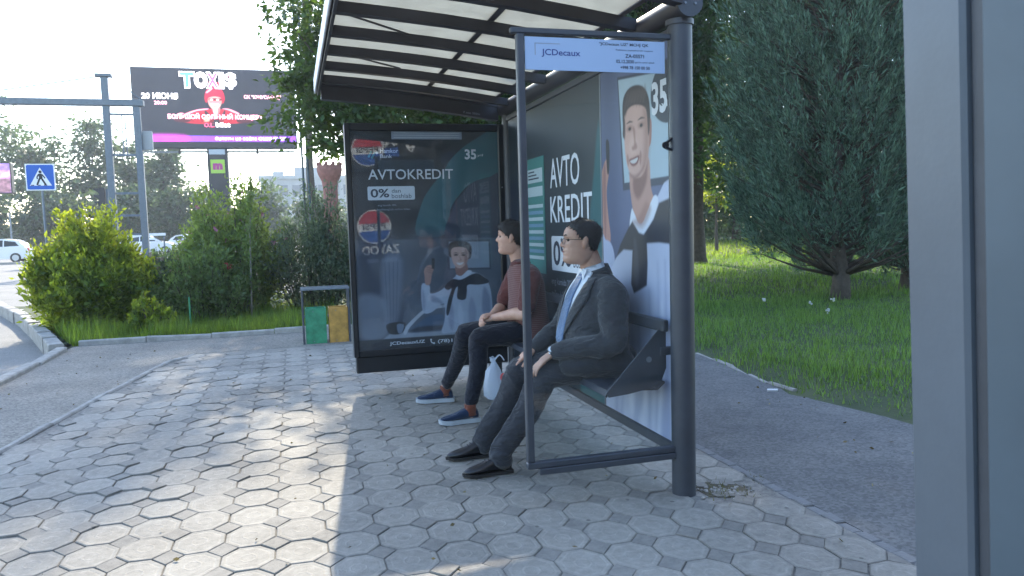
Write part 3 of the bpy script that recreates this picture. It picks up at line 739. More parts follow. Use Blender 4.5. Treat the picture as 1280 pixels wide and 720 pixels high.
for yy in (3.75, 4.9, 5.7): MB().cbox(1.69, 1.735, yy-0.02, yy+0.02, bz-0.04, bz+0.012, 0.004).build('bench_mount', m_steel, sh)
bkr = MB(); bkr.cbox(1.665, 1.695, PYY+0.03, 5.95, 0.777, 0.835, 0.006); bkr.build('bench_back_rail', m_steel, sh)
for yy in (3.45, 4.55, 5.75): MB().cbox(1.6955, 1.735, yy-0.015, yy+0.015, 0.79, 0.82, 0.004).build('rail_mount', m_steel, sh)

# roof: sloping slats, milky panes, ribs
def rz(x): return 2.398-0.105*(x-0.28)+0.022*math.cos((x-1.0)*1.9)
XS = [0.27, 0.55, 0.83, 1.11, 1.39, 1.70]
beamY = [3.11, 3.58, 4.05, 4.52, 4.99, 5.46, 5.93]
for yb in beamY:
    b_ = MB()
    b_.loft([[(x, yb-0.03, rz(x)), (x, yb+0.03, rz(x)), (x, yb+0.035, rz(x)+0.055), (x, yb-0.035, rz(x)+0.055)] for x in XS]); b_.build('roof_slat', m_steel2, sh)
e_ = MB(); 
for dz0, dz1, yo in ((-0.075, -0.02, 0.0), (-0.019, 0.035, 0.014), (0.036, 0.085, 0.003)):
    e_.loft([[(x, 6.20+yo, rz(x)+dz0), (x, 6.28+yo, rz(x)+dz0), (x, 6.28+yo, rz(x)+dz1), (x, 6.20+yo, rz(x)+dz1)] for x in XS])
e_.build('roof_end_beam', m_steel2, sh)
es = Sheet((1.40, 6.1985, rz(1.4)-0.062), (1, 0, -0.105), (0, 0, 1), (0, -1, 0)); es.text('7 min 350m', 0.0, 0.14, 0.0, 0.016, m_print_g); es.build('beam_lettering', sh)
for x, w_ in ((1.075, 0.035), (1.62, 0.03)):
    MB().box(x-w_/2, x+w_/2, 3.08, 6.198, rz(x)+0.0555, rz(x)+0.078).build('roof_rib', m_steel2, sh)
fa = MB(); fa.loft([[(0.245, yy, rz(0.27)-0.03), (0.262, yy, rz(0.27)-0.03), (0.262, yy, rz(.27)+0.085), (0.248, yy, rz(.27)+0.085), (0.236, yy, rz(.27)+0.03)] for yy in (3.05, 6.30)])
fa.build('roof_fascia', m_steel2, sh)
MB().cbox(0.222, 0.2355, 3.05, 6.30, rz(.27)-0.02, rz(.27)+0.095, 0.004).build('fascia_strip', pmat('fascia_white', (0.55, 0.57, 0.6), 0.5, var=0.15), sh)
mp, n, l, b = nt('milky_pane')
tr = n.new('ShaderNodeBsdfTranslucent'); tr.inputs[0].default_value = (0.44, 0.44, 0.40, 1); tt_ = n.new('ShaderNodeBsdfTransparent'); tt_.inputs[0].default_value = (0.9, 0.9, 0.86, 1)
b.inputs['Base Color'].default_value = (0.75, 0.73, 0.66, 1); b.inputs['Roughness'].default_value = 0.35
tcn = n.new('ShaderNodeTexCoord'); tn = n.new('ShaderNodeTexNoise'); tn.inputs['Scale'].default_value = 9; tn.inputs['Detail'].default_value = 8; l.new(tcn.outputs['Object'], tn.inputs['Vector'])
mrr = n.new('ShaderNodeMapRange'); mrr.inputs['From Min'].default_value = 0.3; mrr.inputs['From Max'].default_value = 0.7; mrr.inputs['To Min'].default_value = 0.75; mrr.inputs['To Max'].default_value = 0.95; l.new(tn.outputs['Fac'], mrr.inputs['Value'])
ma = n.new('ShaderNodeMixShader'); ma.inputs[0].default_value = 0.10; l.new(tr.outputs[0], ma.inputs[1]); l.new(tt_.outputs[0], ma.inputs[2])
mb_ = n.new('ShaderNodeMixShader'); l.new(mrr.outputs[0], mb_.inputs[0]); l.new(b.outputs[0], mb_.inputs[1]); l.new(ma.outputs[0], mb_.inputs[2]); l.new(mb_.outputs[0], n['Material Output'].inputs['Surface'])
ys = beamY+[6.22]
for y0, y1 in zip(ys[:-1], ys[1:]):
    for x0, x1 in ((0.27, 1.056), (1.094, 1.60)):
        xs_ = np.linspace(x0, x1, 5); p_ = MB()
        p_.loft([[(x, y0+0.02, rz(x)+0.0565), (x, y1-0.02, rz(x)+0.0565), (x, y1-0.02, rz(x)+0.0625), (x, y0+0.02, rz(x)+0.0625)] for x in xs_])
        p_.build('roof_pane', mp, sh)
for (p, q) in (((0.30, 4.20, rz(.3)+0.05), (0.72, 4.50, rz(.72)+0.05)), ((0.30, 5.10, rz(.3)+0.05), (0.78, 5.40, rz(.78)+0.05)), ((1.10, 4.20, rz(1.1)+0.05), (1.45, 4.02, rz(1.45)+0.05))):
    MB().bar(p, q, 0.012, 0.008).build('diagonal_bar', m_steel2, sh)  # thin dark diagonals under the panes

# ------------------------------------------------------------------ advertising light box at the far end
lb = empty('advertising_light_box', (1.08, 6.18, 0), 'tall dark glass advertising light box reading AVTOKREDIT behind the younger man', 'light box')
FY = 6.105
MB().cbox(0.445, 1.70, FY+0.03, FY+0.13, 0.292, 2.125, 0.008).build('cabinet', m_black, lb)
fr = MB(); fr.cbox(0.430, 0.470, FY, FY+0.145, 0.285, 2.135, 0.006); fr.cbox(1.664, 1.712, FY, FY+0.145, 0.285, 2.135, 0.006)
fr.cbox(0.4705, 1.6635, FY+0.001, FY+0.145, 2.075, 2.135, 0.006); fr.cbox(0.4705, 1.6635, FY+0.001, FY+0.145, 0.285, 0.335, 0.006)
fr.build('frame', m_black, lb)
MB().cbox(0.445, 1.70, FY+0.012, FY+0.14, 0.155, 0.2845, 0.005).build('base_plinth', m_black, lb)
MB().box(0.427, 0.4298, FY-0.001, FY+0.01, 0.29, 2.13).build('edge_strip', m_grey, lb)
MB().box(1.7122, 1.7150, FY-0.001, FY+0.01, 0.29, 2.13).build('edge_strip', m_grey, lb)
MB().cbox(1.56, 1.66, FY+0.06, FY+0.12, -0.08, 0.1545, 0.004).build('foot', m_black, lb)
MB().cbox(1.7155, 1.745, FY+0.03, FY+0.10, 1.7, 1.78, 0.004).build('side_bracket', m_black, lb)
Pb = Print(1.193, 1.74, 240, 350, (30, 38, 46))
def bx_(pts, du=-0.018, dv=-0.035): return [(u+du, v+dv) for u, v in pts]
Pb.poly(bx_([(0.511, 0.95), (0.564, 1.197), (0.639, 1.323), (0.738, 1.437), (0.838, 1.575), (1.0, 1.70), (1.25, 1.80), (1.25, 1.42), (1.122, 1.405), (0.974, 1.353), (0.875, 1.261), (0.799, 1.146), (0.758, 0.95)]), (44, 96, 104), 0.006)
Pb.poly(bx_([(0.765, 0.9), (0.824, 1.168), (0.912, 1.284), (0.999, 1.365), (1.122, 1.399), (1.25, 1.41), (1.25, 0.9)]), (54, 60, 78), 0.008)
Pb.poly(bx_([(0.02, 0.918), (1.25, 0.905), (1.25, 0.10), (0.02, 0.12)]), (88, 98, 112), 0.012, smooth=False)
Pb.poly(bx_([(0.02, 0.93), (0.30, 0.93), (0.42, 0.2), (0.02, 0.1)]), (58, 66, 82), 0.10)
Pb.poly(bx_([(0.45, 0.93), (0.78, 0.93), (0.72, 0.55), (0.50, 0.45)]), (70, 78, 92), 0.08, 0.8)
Pb.poly(bx_([(0.228, 0.745), (0.388, 0.748), (0.330, 0.251), (0.238, 0.219)]), (120, 130, 148), 0.03, 0.7)  # pale gridded stripe stands in for a tower mirrored in the glass
for k in range(4): Pb.poly(bx_([(0.245+.035*k, 0.74), (0.252+.035*k, 0.74), (0.258+.022*k, 0.26), (0.252+.022*k, 0.26)]), (70, 78, 95), 0.004, 0.6, smooth=False)
Pb.poly(bx_([(0.757, 0.903), (1.125, 0.892), (1.127, 0.645), (0.760, 0.653)]), (62, 70, 86), 0.006, smooth=False)
Pb.poly(bx_([(0.777, 0.885), (1.112, 0.876), (1.114, 0.66), (0.780, 0.667)]), (140, 152, 168), 0.006, smooth=False)
Pb.poly(bx_([(0.03, 0.469), (0.238, 0.434), (0.245, 0.147), (0.03, 0.149)]), (132, 142, 158), 0.03, 0.6)
Pb.poly(bx_([(0.20, 0.10), (0.30, 0.17), (0.45, 0.155), (0.75, 0.16), (1.25, 0.2), (1.25, 0.05), (0.2, 0.05)]), (150, 158, 170), 0.01)
Pb.poly(bx_([(0.389, 0.2), (0.53, 0.327), (0.62, 0.36), (0.75, 0.37), (0.75, 0.35), (0.64, 0.34), (0.556, 0.313), (0.435, 0.206), (0.405, 0.154), (0.382, 0.146)]), (184, 190, 200), 0.005)
Pb.poly(bx_([(0.433, 0.160), (0.489, 0.221), (0.583, 0.279), (0.711, 0.285), (0.705, 0.165), (0.578, 0.158)]), (74, 96, 122), 0.006)
Pb.poly(bx_([(0.44, 0.162), (0.50, 0.20), (0.70, 0.20), (0.70, 0.165)]), (36, 46, 62), 0.012)
Pb.poly(bx_([(0.238, 0.219), (0.266, 0.244), (0.346, 0.251), (0.396, 0.236), (0.379, 0.173), (0.333, 0.149), (0.263, 0.16)]), (22, 26, 34), 0.005)
Pb.poly(bx_([(0.328, 0.231), (0.381, 0.224), (0.365, 0.165), (0.334, 0.162)]), (120, 132, 150), 0.004)
Pb.poly(bx_([(0.538, 0.535), (0.571, 0.552), (0.606, 0.526), (0.611, 0.468), (0.7, 0.491), (0.796, 0.577), (0.853, 0.617), (0.928, 0.635), (1.04, 0.603), (1.099, 0.535), (1.125, 0.404), (1.119, 0.2), (1.045, 0.167), (0.911, 0.139), (0.799, 0.137), (0.691, 0.138), (0.719, 0.243), (0.718, 0.38), (0.621, 0.318), (0.556, 0.308), (0.535, 0.381)]), (176, 186, 204), 0.005)
for pts, cc in (([(0.62, 0.45), (0.70, 0.40), (0.72, 0.30), (0.69, 0.38), (0.62, 0.40)], (120, 130, 152)), ([(0.78, 0.40), (0.80, 0.25), (0.78, 0.15), (0.75, 0.25)], (140, 150, 172)), ([(0.95, 0.42), (0.99, 0.30), (0.95, 0.15), (0.92, 0.28)], (146, 156, 178)), ([(1.06, 0.5), (1.11, 0.4), (1.10, 0.2), (1.04, 0.3)], (124, 134, 158)), ([(0.545, 0.50), (0.565, 0.42), (0.555, 0.33), (0.54, 0.38)], (130, 140, 160)), ([(0.85, 0.38), (0.88, 0.28), (0.86, 0.16), (0.83, 0.26)], (196, 204, 218))):
    Pb.poly(bx_(pts), cc, 0.014, 0.8)
Pb.poly(bx_([(0.83, 0.703), (0.915, 0.705), (0.928, 0.626), (0.88, 0.590), (0.831, 0.615)]), (150, 112, 104), 0.005)
Pb.poly(bx_([(0.772, 0.79), (0.780, 0.868), (0.834, 0.888), (0.908, 0.885), (0.955, 0.86), (0.966, 0.817), (0.955, 0.745), (0.9, 0.74), (0.79, 0.755)]), (40, 34, 38), 0.005)
Pb.poly(bx_([(0.790, 0.796), (0.808, 0.832), (0.86, 0.840), (0.915, 0.828), (0.939, 0.79), (0.935, 0.745), (0.915, 0.7), (0.882, 0.67), (0.854, 0.664), (0.827, 0.68), (0.804, 0.717)]), (206, 170, 158), 0.004)
Pb.poly(bx_([(0.91, 0.82), (0.938, 0.79), (0.934, 0.74), (0.91, 0.69), (0.90, 0.72)]), (140, 102, 96), 0.014, 0.8)
for a, b in ((0.833, 0.775), (0.896, 0.772)):
    Pb.ell((a-.018, b-.035), (0.018, 0.008), (70, 52, 52), 0.6); Pb.poly(bx_([(a-.022, b+.014), (a, b+.021), (a+.022, b+.013), (a, b+.015)]), (56, 42, 42), 0.003)
Pb.poly(bx_([(0.858, 0.77), (0.866, 0.735), (0.852, 0.728), (0.880, 0.728), (0.872, 0.745)]), (150, 108, 100), 0.006, 0.7)
Pb.poly(bx_([(0.835, 0.712), (0.862, 0.708), (0.895, 0.712), (0.88, 0.695), (0.86, 0.690), (0.845, 0.697)]), (228, 222, 222), 0.003)
Pb.poly(bx_([(0.825, 0.612), (0.851, 0.575), (0.898, 0.582), (0.960, 0.629), (0.928, 0.644), (0.871, 0.600)]), (200, 208, 222), 0.004)
Pb.poly(bx_([(0.729, 0.517), (0.796, 0.577), (0.87, 0.570), (0.993, 0.618), (1.077, 0.573), (1.104, 0.535), (1.019, 0.520), (0.925, 0.523), (0.915, 0.471), (0.898, 0.405), (0.831, 0.416), (0.838, 0.511), (0.807, 0.467), (0.756, 0.29), (0.734, 0.301), (0.753, 0.406), (0.785, 0.496), (0.755, 0.488)]), (36, 42, 54), 0.004)
Pb.poly(bx_([(0.564, 0.66), (0.589, 0.695), (0.625, 0.699), (0.642, 0.666), (0.628, 0.627), (0.608, 0.545), (0.571, 0.545), (0.567, 0.606)]), (176, 136, 126), 0.004)
for k in range(3): Pb.poly(bx_([(0.59, 0.685-.018*k), (0.635, 0.672-.018*k), (0.634, 0.667-.018*k), (0.59, 0.680-.018*k)]), (120, 86, 80), 0.003, 0.7)
Pb.poly(bx_([(0.629, 0.757), (0.655, 0.752), (0.650, 0.665), (0.628, 0.672)]), (16, 18, 24), 0.003, smooth=False)
Pb.poly(bx_([(-0.1, 0.118), (1.3, 0.118), (1.3, 0.0), (-0.1, 0.0)]), (20, 26, 36), 0.005, smooth=False)
Pb.noise(0.03, 0.12, 11)
pb_ = Pb.build('poster', m_poster, (0.4705, FY+0.0265, 0.335), (1, 0, 0), (0, 0, 1), lb)
m_teal = pmat('print_teal', (0.05, 0.22, 0.22), 0.5); m_red = pmat('print_red', (0.45, 0.03, 0.05), 0.5)
sb_ = Sheet((0.4525, FY+0.0262, 0.30), (1, 0, 0), (0, 0, 1), (0, -1, 0))
sb_.rect(0.342, 0.913, 1.712, 1.786, m_print_g)
for k in range(3): sb_.rect(0.36, 0.895, 1.725+.018*k, 1.7275+.018*k, m_print_w, 2)
sb_.build('notice_strip', pb_); sb_.text('AVTOKREDIT', 0.147, 0.831, 1.395, 1.475, m_print_w, bold=0.006)
sb_.build('poster_heading', pb_); sb_.rect(0.137, 0.512, 1.233, 1.341, m_print_w, 1, 0.012); sb_.text('0%', 0.160, 0.307, 1.253, 1.322, m_print_d, 2, bold=0.02); sb_.text('dan', 0.327, 0.400, 1.290, 1.320, m_print_d, 2); sb_.text('boshlab', 0.326, 0.485, 1.247, 1.281, m_print_d, 2)
sb_.build('rate_box', pb_); sb_.text('eng kamida 20%', 0.214, 0.361, 1.180, 1.200, m_print_g); sb_.text('boshlang\'ich to\'lov bilan', 0.207, 0.469, 1.146, 1.167, m_print_g)
sb_.build('small_print', pb_); sb_.text('35', 0.933, 1.030, 1.551, 1.634, m_print_w, bold=0.03); sb_.text('yil', 1.037, 1.085, 1.570, 1.595, m_print_w)
sb_.build('anniversary_mark', pb_); sb_.text('Hamkor', 0.249, 0.390, 1.604, 1.638, m_print_w, bold=0.005); sb_.text('Bank', 0.247, 0.342, 1.564, 1.592, m_print_w, bold=0.005)
sb_.line([(0.155, 1.57), (0.180, 1.618)], 0.016, m_teal); sb_.line([(0.180, 1.56), (0.206, 1.61)], 0.016, m_teal); sb_.disc(0.222, 1.605, 0.011, m_print_w)
sb_.build('bank_mark', pb_); sb_.text('JCDecauxUZ', 0.262, 0.550, 0.058, 0.092, m_print_w, bold=0.02); sb_.build('contact_lettering', pb_); sb_.text('(78)150-00-50', 0.656, 1.02, 0.050, 0.086, m_print_w, bold=0.02)
sb_.build('phone_lettering', pb_); sb_.line([(0.598, 0.090), (0.600, 0.072), (0.612, 0.060), (0.626, 0.056)], 0.008, m_print_w); sb_.disc(0.600, 0.088, 0.008, m_print_w, 2, 12); sb_.disc(0.624, 0.058, 0.008, m_print_w, 2, 12)
sb_.build('poster_lettering', pb_)
m_box_glass = glassmat('box_glass', (0.92, 0.95, 0.97), 0.05, 0.02, 0.026)  # pale film stands in for haze and soft reflections on the glass
MB().box(0.4703, 1.6637, FY+0.012, FY+0.018, 0.3348, 2.0752).build('front_pane', m_box_glass, lb)
MB().cyl((1.688, FY-0.004, 1.62), (1.688, FY, 1.62), 0.006, 12).build('lock', m_grey, lb)

# ------------------------------------------------------------------ drinks kiosk whose side stands at the right edge (its front is mirrored in the light box)
m_kgrey = pmat('kiosk_grey', (0.09, 0.107, 0.126), 0.42, var=0.16, scale=2.2, bump=0.03, bscale=120)
m_kdark = pmat('kiosk_groove_shade', (0.05, 0.055, 0.065), 0.5, var=0.2)
m_kpan = pmat('kiosk_panel', (0.06, 0.085, 0.105), 0.5, var=0.14, scale=2.5)
m_knavy = pmat('kiosk_charcoal', (0.016, 0.018, 0.022), 0.35); m_kred = pmat('kiosk_red', (0.55, 0.02, 0.04), 0.35); m_kblue = pmat('kiosk_blue', (0.02, 0.10, 0.42), 0.35)
kx, ky = 0.925, 0.915
ki = empty('drinks_kiosk', (kx, ky, 0), 'grey metal kiosk side with dark groove strip at right edge, nearest thing to camera', 'kiosk')
ki.rotation_euler = (0, math.radians(-2.7), 0)
def kb(name, x0, x1, y0, y1, z0, z1, mat, b=0.004):
    return MB().cbox(x0+kx, x1+kx, y0+ky, y1+ky, z0, z1, b).build(name, mat, ki)
kb('corner_post', 0.0, 0.055, -0.105, 0.0, -0.03, 2.75, m_kgrey, 0.006)
kb('side_groove', 0.012, 0.040, -0.128, -0.1055, -0.02, 2.70, m_kdark, 0.002)  # groove's shade put into this strip's dark colour
kb('side_panel', 0.004, 0.050, -1.40, -0.1285, -0.02, 2.70, m_kpan, 0.003)
kb('front_panel', 0.0555, 3.35, -0.05, -0.012, -0.02, 2.15, m_knavy)  # unseen front widened and kept charcoal to even out the end pane's reflection
kb('fascia', 0.0555, 3.35, -0.05, 0.03, 2.151, 2.75, m_knavy)
kb('rear_body', 0.051, 3.35, -1.40, -0.051, -0.02, 2.68, m_kpan)
kw = Sheet((kx+1.35, ky-0.0118, 0), (-1, 0, 0), (0, 0, 1), (0, 1, 0))
def globe(cx, cy, r, k0=1):
    kw.disc(cx, cy, r*1.06, m_white, k0); kw.poly([(cx+r*math.cos(math.radians(a)), cy+r*math.sin(math.radians(a))) for a in range(12, 169, 6)], m_kred, k0+1)
    kw.poly([(cx+r*math.cos(math.radians(a)), cy+r*math.sin(math.radians(a))) for a in range(-165, -14, 6)], m_kblue, k0+1)
    kw.text('PEPSI', cx-r*0.72, cx+r*0.72, cy-r*0.16, cy+r*0.22, m_knavy, k0+2, bold=0.03)
globe(1.045, 1.33, 0.235)
kw.text('ZAVOD', 0.70, 1.25, 0.92, 1.05, m_white, 1, bold=0.02); kw.text('ICHIMLIKLAR', 0.70, 1.25, 0.80, 0.88, m_white, 1) if False else kw.rect(0.75, 1.2, 0.80, 0.86, m_print_g)
kw.rect(0.55, 0.80, 1.30, 1.62, m_white, 1) if False else None
kw.build('kiosk_print', ki)
kw = Sheet((kx+1.35, ky+0.0302, 0), (-1, 0, 0), (0, 0, 1), (0, 1, 0))
globe(1.05, 2.44, 0.22); kw.line([(0.86, 2.58), (0.80, 2.48), (0.72, 2.58), (0.64, 2.50), (0.60, 2.60)], 0.04, m_white); kw.rect(0.60, 0.80, 2.30, 2.46, m_kblue); kw.line([(0.52, 2.6), (0.42, 2.4), (0.30, 2.62)], 0.05, m_white)
kw.build('fascia_print', ki)
# ------------------------------------------------------------------ plants
m_bark = pmat('bark', (0.075, 0.06, 0.045), 0.95, var=0.4, scale=12, bump=0.8, bscale=35)
m_bark_pale = pmat('bark_pale', (0.20, 0.18, 0.15), 0.95, var=0.3, scale=12, bump=0.6, bscale=35)
lm_tree = leafmat('leaf_tree', (0.045, 0.085, 0.025), (0.16, 0.26, 0.03), 0.32)
lm_dark = leafmat('leaf_dark', (0.042, 0.082, 0.036), (0.12, 0.22, 0.04), 0.3)
lm_bright = leafmat('leaf_bright', (0.055, 0.11, 0.02), (0.55, 0.62, 0.04), 0.48)
lm_mid = leafmat('leaf_mid', (0.08, 0.13, 0.05), (0.28, 0.38, 0.07), 0.42)
lm_hib = leafmat('leaf_hibiscus', (0.095, 0.155, 0.055), (0.38, 0.48, 0.08), 0.45)
lm_grey = leafmat('leaf_grey', (0.095, 0.13, 0.085), (0.22, 0.30, 0.12), 0.38)
lm_con = leafmat('leaf_juniper', (0.105, 0.175, 0.125), (0.14, 0.24, 0.13), 0.30, 0.6)
lm_far = leafmat('leaf_far', (0.06, 0.095, 0.05), (0.15, 0.22, 0.07), 0.35)
lm_grass = leafmat('grass_blade', (0.078, 0.165, 0.042), (0.26, 0.42, 0.045), 0.42, 0.55)
lm_grassl = leafmat('grass_blade_sun_tint', (0.07, 0.14, 0.03), (0.36, 0.48, 0.04), 0.5, 0.4)  # sunlit yellow put into the blade colour
lm_pink = leafmat('petal_pink', (0.50, 0.20, 0.30), (0.5, 0.25, 0.3), 0.4, 0.3)
lm_red = leafmat('petal_red', (0.35, 0.01, 0.02), (0.4, 0.02, 0.03), 0.3, 0.3)

def leaf_quads(C, D, size, aspect=0.5, fold=0.0, R=None):
    """diamond-shaped leaves: C centres, D pointing directions, size per leaf"""
    R = R or rng; n = len(C); D = D/np.maximum(np.linalg.norm(D, axis=1, keepdims=True), 1e-9)
    A = R.normal(size=(n, 3)); Sd = np.cross(D, A); Sd /= np.maximum(np.linalg.norm(Sd, axis=1, keepdims=True), 1e-9)
    s = np.asarray(size).reshape(-1, 1)*np.ones((n, 1))
    base = C-D*s*0.5; tip = C+D*s*0.5; mid = C-D*s*0.05+np.cross(D, Sd)*s*fold
    V = np.stack([base, mid+Sd*s*aspect*0.5, tip, mid-Sd*s*aspect*0.5], 1).reshape(-1, 3)
    F = np.arange(4*n).reshape(n, 4)
    return V, F
def rand_dirs(n, R=None):
    d = (R or rng).normal(size=(n, 3)); return d/np.linalg.norm(d, axis=1, keepdims=True)

def crown_points(cen, rad, nclump, R, shell=0.55, flat_bottom=True):
    """clump centres spread through an uneven ellipsoid volume"""
    d = rand_dirs(nclump, R); r = shell+(1-shell)*R.random(nclump)**0.6
    bump = np.array([1+0.28*noise.noise(Vector(v*1.7)+Vector((cen[0], cen[1], 0))) for v in d])
    P = np.array(cen)+d*np.array(rad)*(r*bump)[:, None]
    return P, d
def tree(name, label, base, trunk_h, cen, rad, ncl, nlf, leaf, clr, mat, seed, cat='tree', group=None, tr=0.12, bark=None, limbs=9, aspect=0.5, shell=0.5, droop=0.25, extra=None):
    R = np.random.default_rng(seed); rr = random.Random(seed)
    root = empty(name, base, label, cat, group)
    b = Vector(base); cen = Vector(cen); P, d = crown_points(cen, rad, ncl, R, shell)
    if extra is not None: P = np.vstack([P, np.array(extra)])
    tk = MB(); top = Vector((cen.x*0.7+b.x*0.3, cen.y*0.7+b.y*0.3, b.z+trunk_h))
    mid = b.lerp(top, 0.5)+Vector((rr.uniform(-.06, .06), rr.uniform(-.06, .06), 0))*trunk_h*0.4
    tk.tube([b+Vector((0, 0, -0.1)), b.lerp(mid, 0.15), mid, top, cen+Vector((0, 0, rad[2]*0.55))], [tr*1.45, tr*1.08, tr*0.9, tr*0.72, tr*0.12], 10)
    idx = R.choice(len(P), min(limbs*4, len(P)), replace=False)
    for k in range(limbs):
        t = rr.uniform(0.0, 0.75); s = top.lerp(cen+Vector((0, 0, rad[2]*0.4)), t)
        e = Vector(P[idx[k]]); m_ = s.lerp(e, 0.5)+Vector((0, 0, 0.12*(e-s).length))
        tk.tube([s, m_, e], [tr*0.42*(1-0.5*t), tr*0.26*(1-0.5*t), tr*0.05], 7)
        for q in range(3):
            e2 = Vector(P[idx[limbs+k*3+q]]) if limbs+k*3+q < len(idx) else e
            if (e2-m_).length < max(rad)*0.9: tk.tube([m_, m_.lerp(e2, 0.5)+Vector((0, 0, 0.05)), e2], [tr*0.16, tr*0.10, tr*0.03], 5)
    o = tk.build('trunk', bark or m_bark, root, smooth=True)
    n = len(P)*nlf; cid = np.repeat(np.arange(len(P)), nlf)
    sz = clr*(0.6+0.8*R.random(len(P)))
    off = R.normal(size=(n, 3))*sz[cid][:, None]*np.array([1, 1, 0.6])*0.6
    C = P[cid]+off
    D = off+R.normal(size=(n, 3))*clr*0.5; D[:, 2] -= clr*droop
    V, F = leaf_quads(C, D, leaf*(0.6+0.8*R.random(n)), aspect, 0.12, R)
    np_mesh('crown', V, F, mat, root)
    return root
def bush(name, label, base, rad, nstem, nlf, leaf, mat, seed, cat='shrub', group=None, aspect=0.5, up=0.8, low=0.06, flowers=None, lean=(0, 0), spike=0):
    """many thin stems fanning out from the base, leaves along them"""
    R = np.random.default_rng(seed); rr = random.Random(seed); root = empty(name, base, label, cat, group)
    b = np.array(base, float); st = MB(); Cs = []; Ds = []; tips = []
    for k in range(nstem):
        a = rr.uniform(0, 2*math.pi); q = math.sqrt(rr.random())
        hgt = rad[2]*(1-0.55*q**2.2)*rr.uniform(0.72, 1.08)
        if k < spike: hgt = rad[2]*rr.uniform(1.05, 1.22); q *= 0.6
        e = b+np.array([rad[0]*q*math.cos(a)+lean[0]*hgt, rad[1]*q*math.sin(a)+lean[1]*hgt, hgt])
        s = b+np.array([rad[0]*q*0.45*math.cos(a), rad[1]*q*0.45*math.sin(a), 0.0])
        m_ = s*0.45+e*0.55+np.array([0, 0, 0.10*hgt])
        if k < 40: st.tube([s+np.array([0, 0, -.05]), m_, e], [0.012, 0.008, 0.003], 5)
        t = low+(1-low)*R.random(nlf)**0.85
        pts = (1-t)[:, None]**2*s+2*(t*(1-t))[:, None]*m_+(t**2)[:, None]*e
        off = R.normal(size=(nlf, 3))*(0.10*rad[0]+0.02)*(1.25-0.75*t)[:, None]
        Cs.append(pts+off); Ds.append(off*6+R.normal(size=(nlf, 3))*0.6+np.array([0, 0, up])); tips.append(e)
    st.build('stems', m_bark, root, smooth=True)
    C = np.vstack(Cs); D = np.vstack(Ds); keep = C[:, 2] > b[2]+0.02; C = C[keep]; D = D[keep]
    V, F = leaf_quads(C, D, leaf*(0.55+0.9*R.random(len(C))), aspect, 0.15, R)
    np_mesh('foliage', V, F, mat, root)
    if flowers:
        fm, nfl, fs, zmin = flowers; up_ = C[C[:, 2] > b[2]+zmin]; pk = up_[R.choice(len(up_), nfl)]
        pk = pk+np.array([0, -0.06, 0.03])
        cid = np.repeat(np.arange(nfl), 7); dd = rand_dirs(nfl*7, R); dd[:, 1] -= 0.3
        V, F = leaf_quads(pk[cid]+dd*fs*0.45, dd, fs*0.9, 0.8, 0.1, R); np_mesh('blossom', V, F, fm, root)
    return root
def juniper(name, label, base, rad, nplume, nsp, leaf, seed, trunk_h, mat=None, tr=0.16, group=None, zlow=0.5):
    """feathery evergreen: upright plumes over a dark trunk"""
    R = np.random.default_rng(seed); rr = random.Random(seed); root = empty(name, base, label, 'tree', group); b = np.array(base, float)
    tk = MB(); tk.tube([b+[0, 0, -.1], b+[0.03, 0, 0.3], b+[-0.05, 0.02, trunk_h], b+[0.04, 0, rad[2]*0.9]], [tr*1.3, tr, tr*0.8, tr*0.15], 10)
    C = []; D = []; Z = []
    for k in range(nplume):
        u = rr.random(); z = zlow+(rad[2]-zlow)*u; env = (math.sin(math.pi*min(1, 0.12+0.80*(z/rad[2])))**0.65)
        a = rr.uniform(0, 6.283); q = 0.35+0.65*math.sqrt(rr.random()); q *= 1+0.22*noise.noise(Vector((math.cos(a)*1.6, math.sin(a)*1.6, z*0.9+seed)))
        p = b+np.array([rad[0]*env*q*math.cos(a), rad[1]*env*q*math.sin(a), z])
        if k % 6 == 0: s = b+np.array([0, 0, max(0.4, z-0.5*rad[0]*q)]); tk.tube([s, (s+p)/2+[0, 0, -.05], p], [0.035, 0.02, 0.006], 5)
        ax = np.array([0.75*math.cos(a), 0.75*math.sin(a), 0.9+0.5*rr.random()]); ax /= np.linalg.norm(ax)
        ln = rr.uniform(0.3, 0.8); t = R.random(nsp)
        rad_ = R.normal(size=(nsp, 3))*0.062*(1.25-t)[:, None]
        C.append(p+ax*(t*ln)[:, None]+rad_); D.append(ax*1.3+rad_*9+R.normal(size=(nsp, 3))*0.25)
    tk.build('trunk', m_bark, root, smooth=True)
    C = np.vstack(C); D = np.vstack(D)
    V, F = leaf_quads(C, D, leaf*(0.5+0.9*R.random(len(C))), 0.20, 0.05, R); np_mesh('crown', V, F, mat or lm_con, root)
    return root

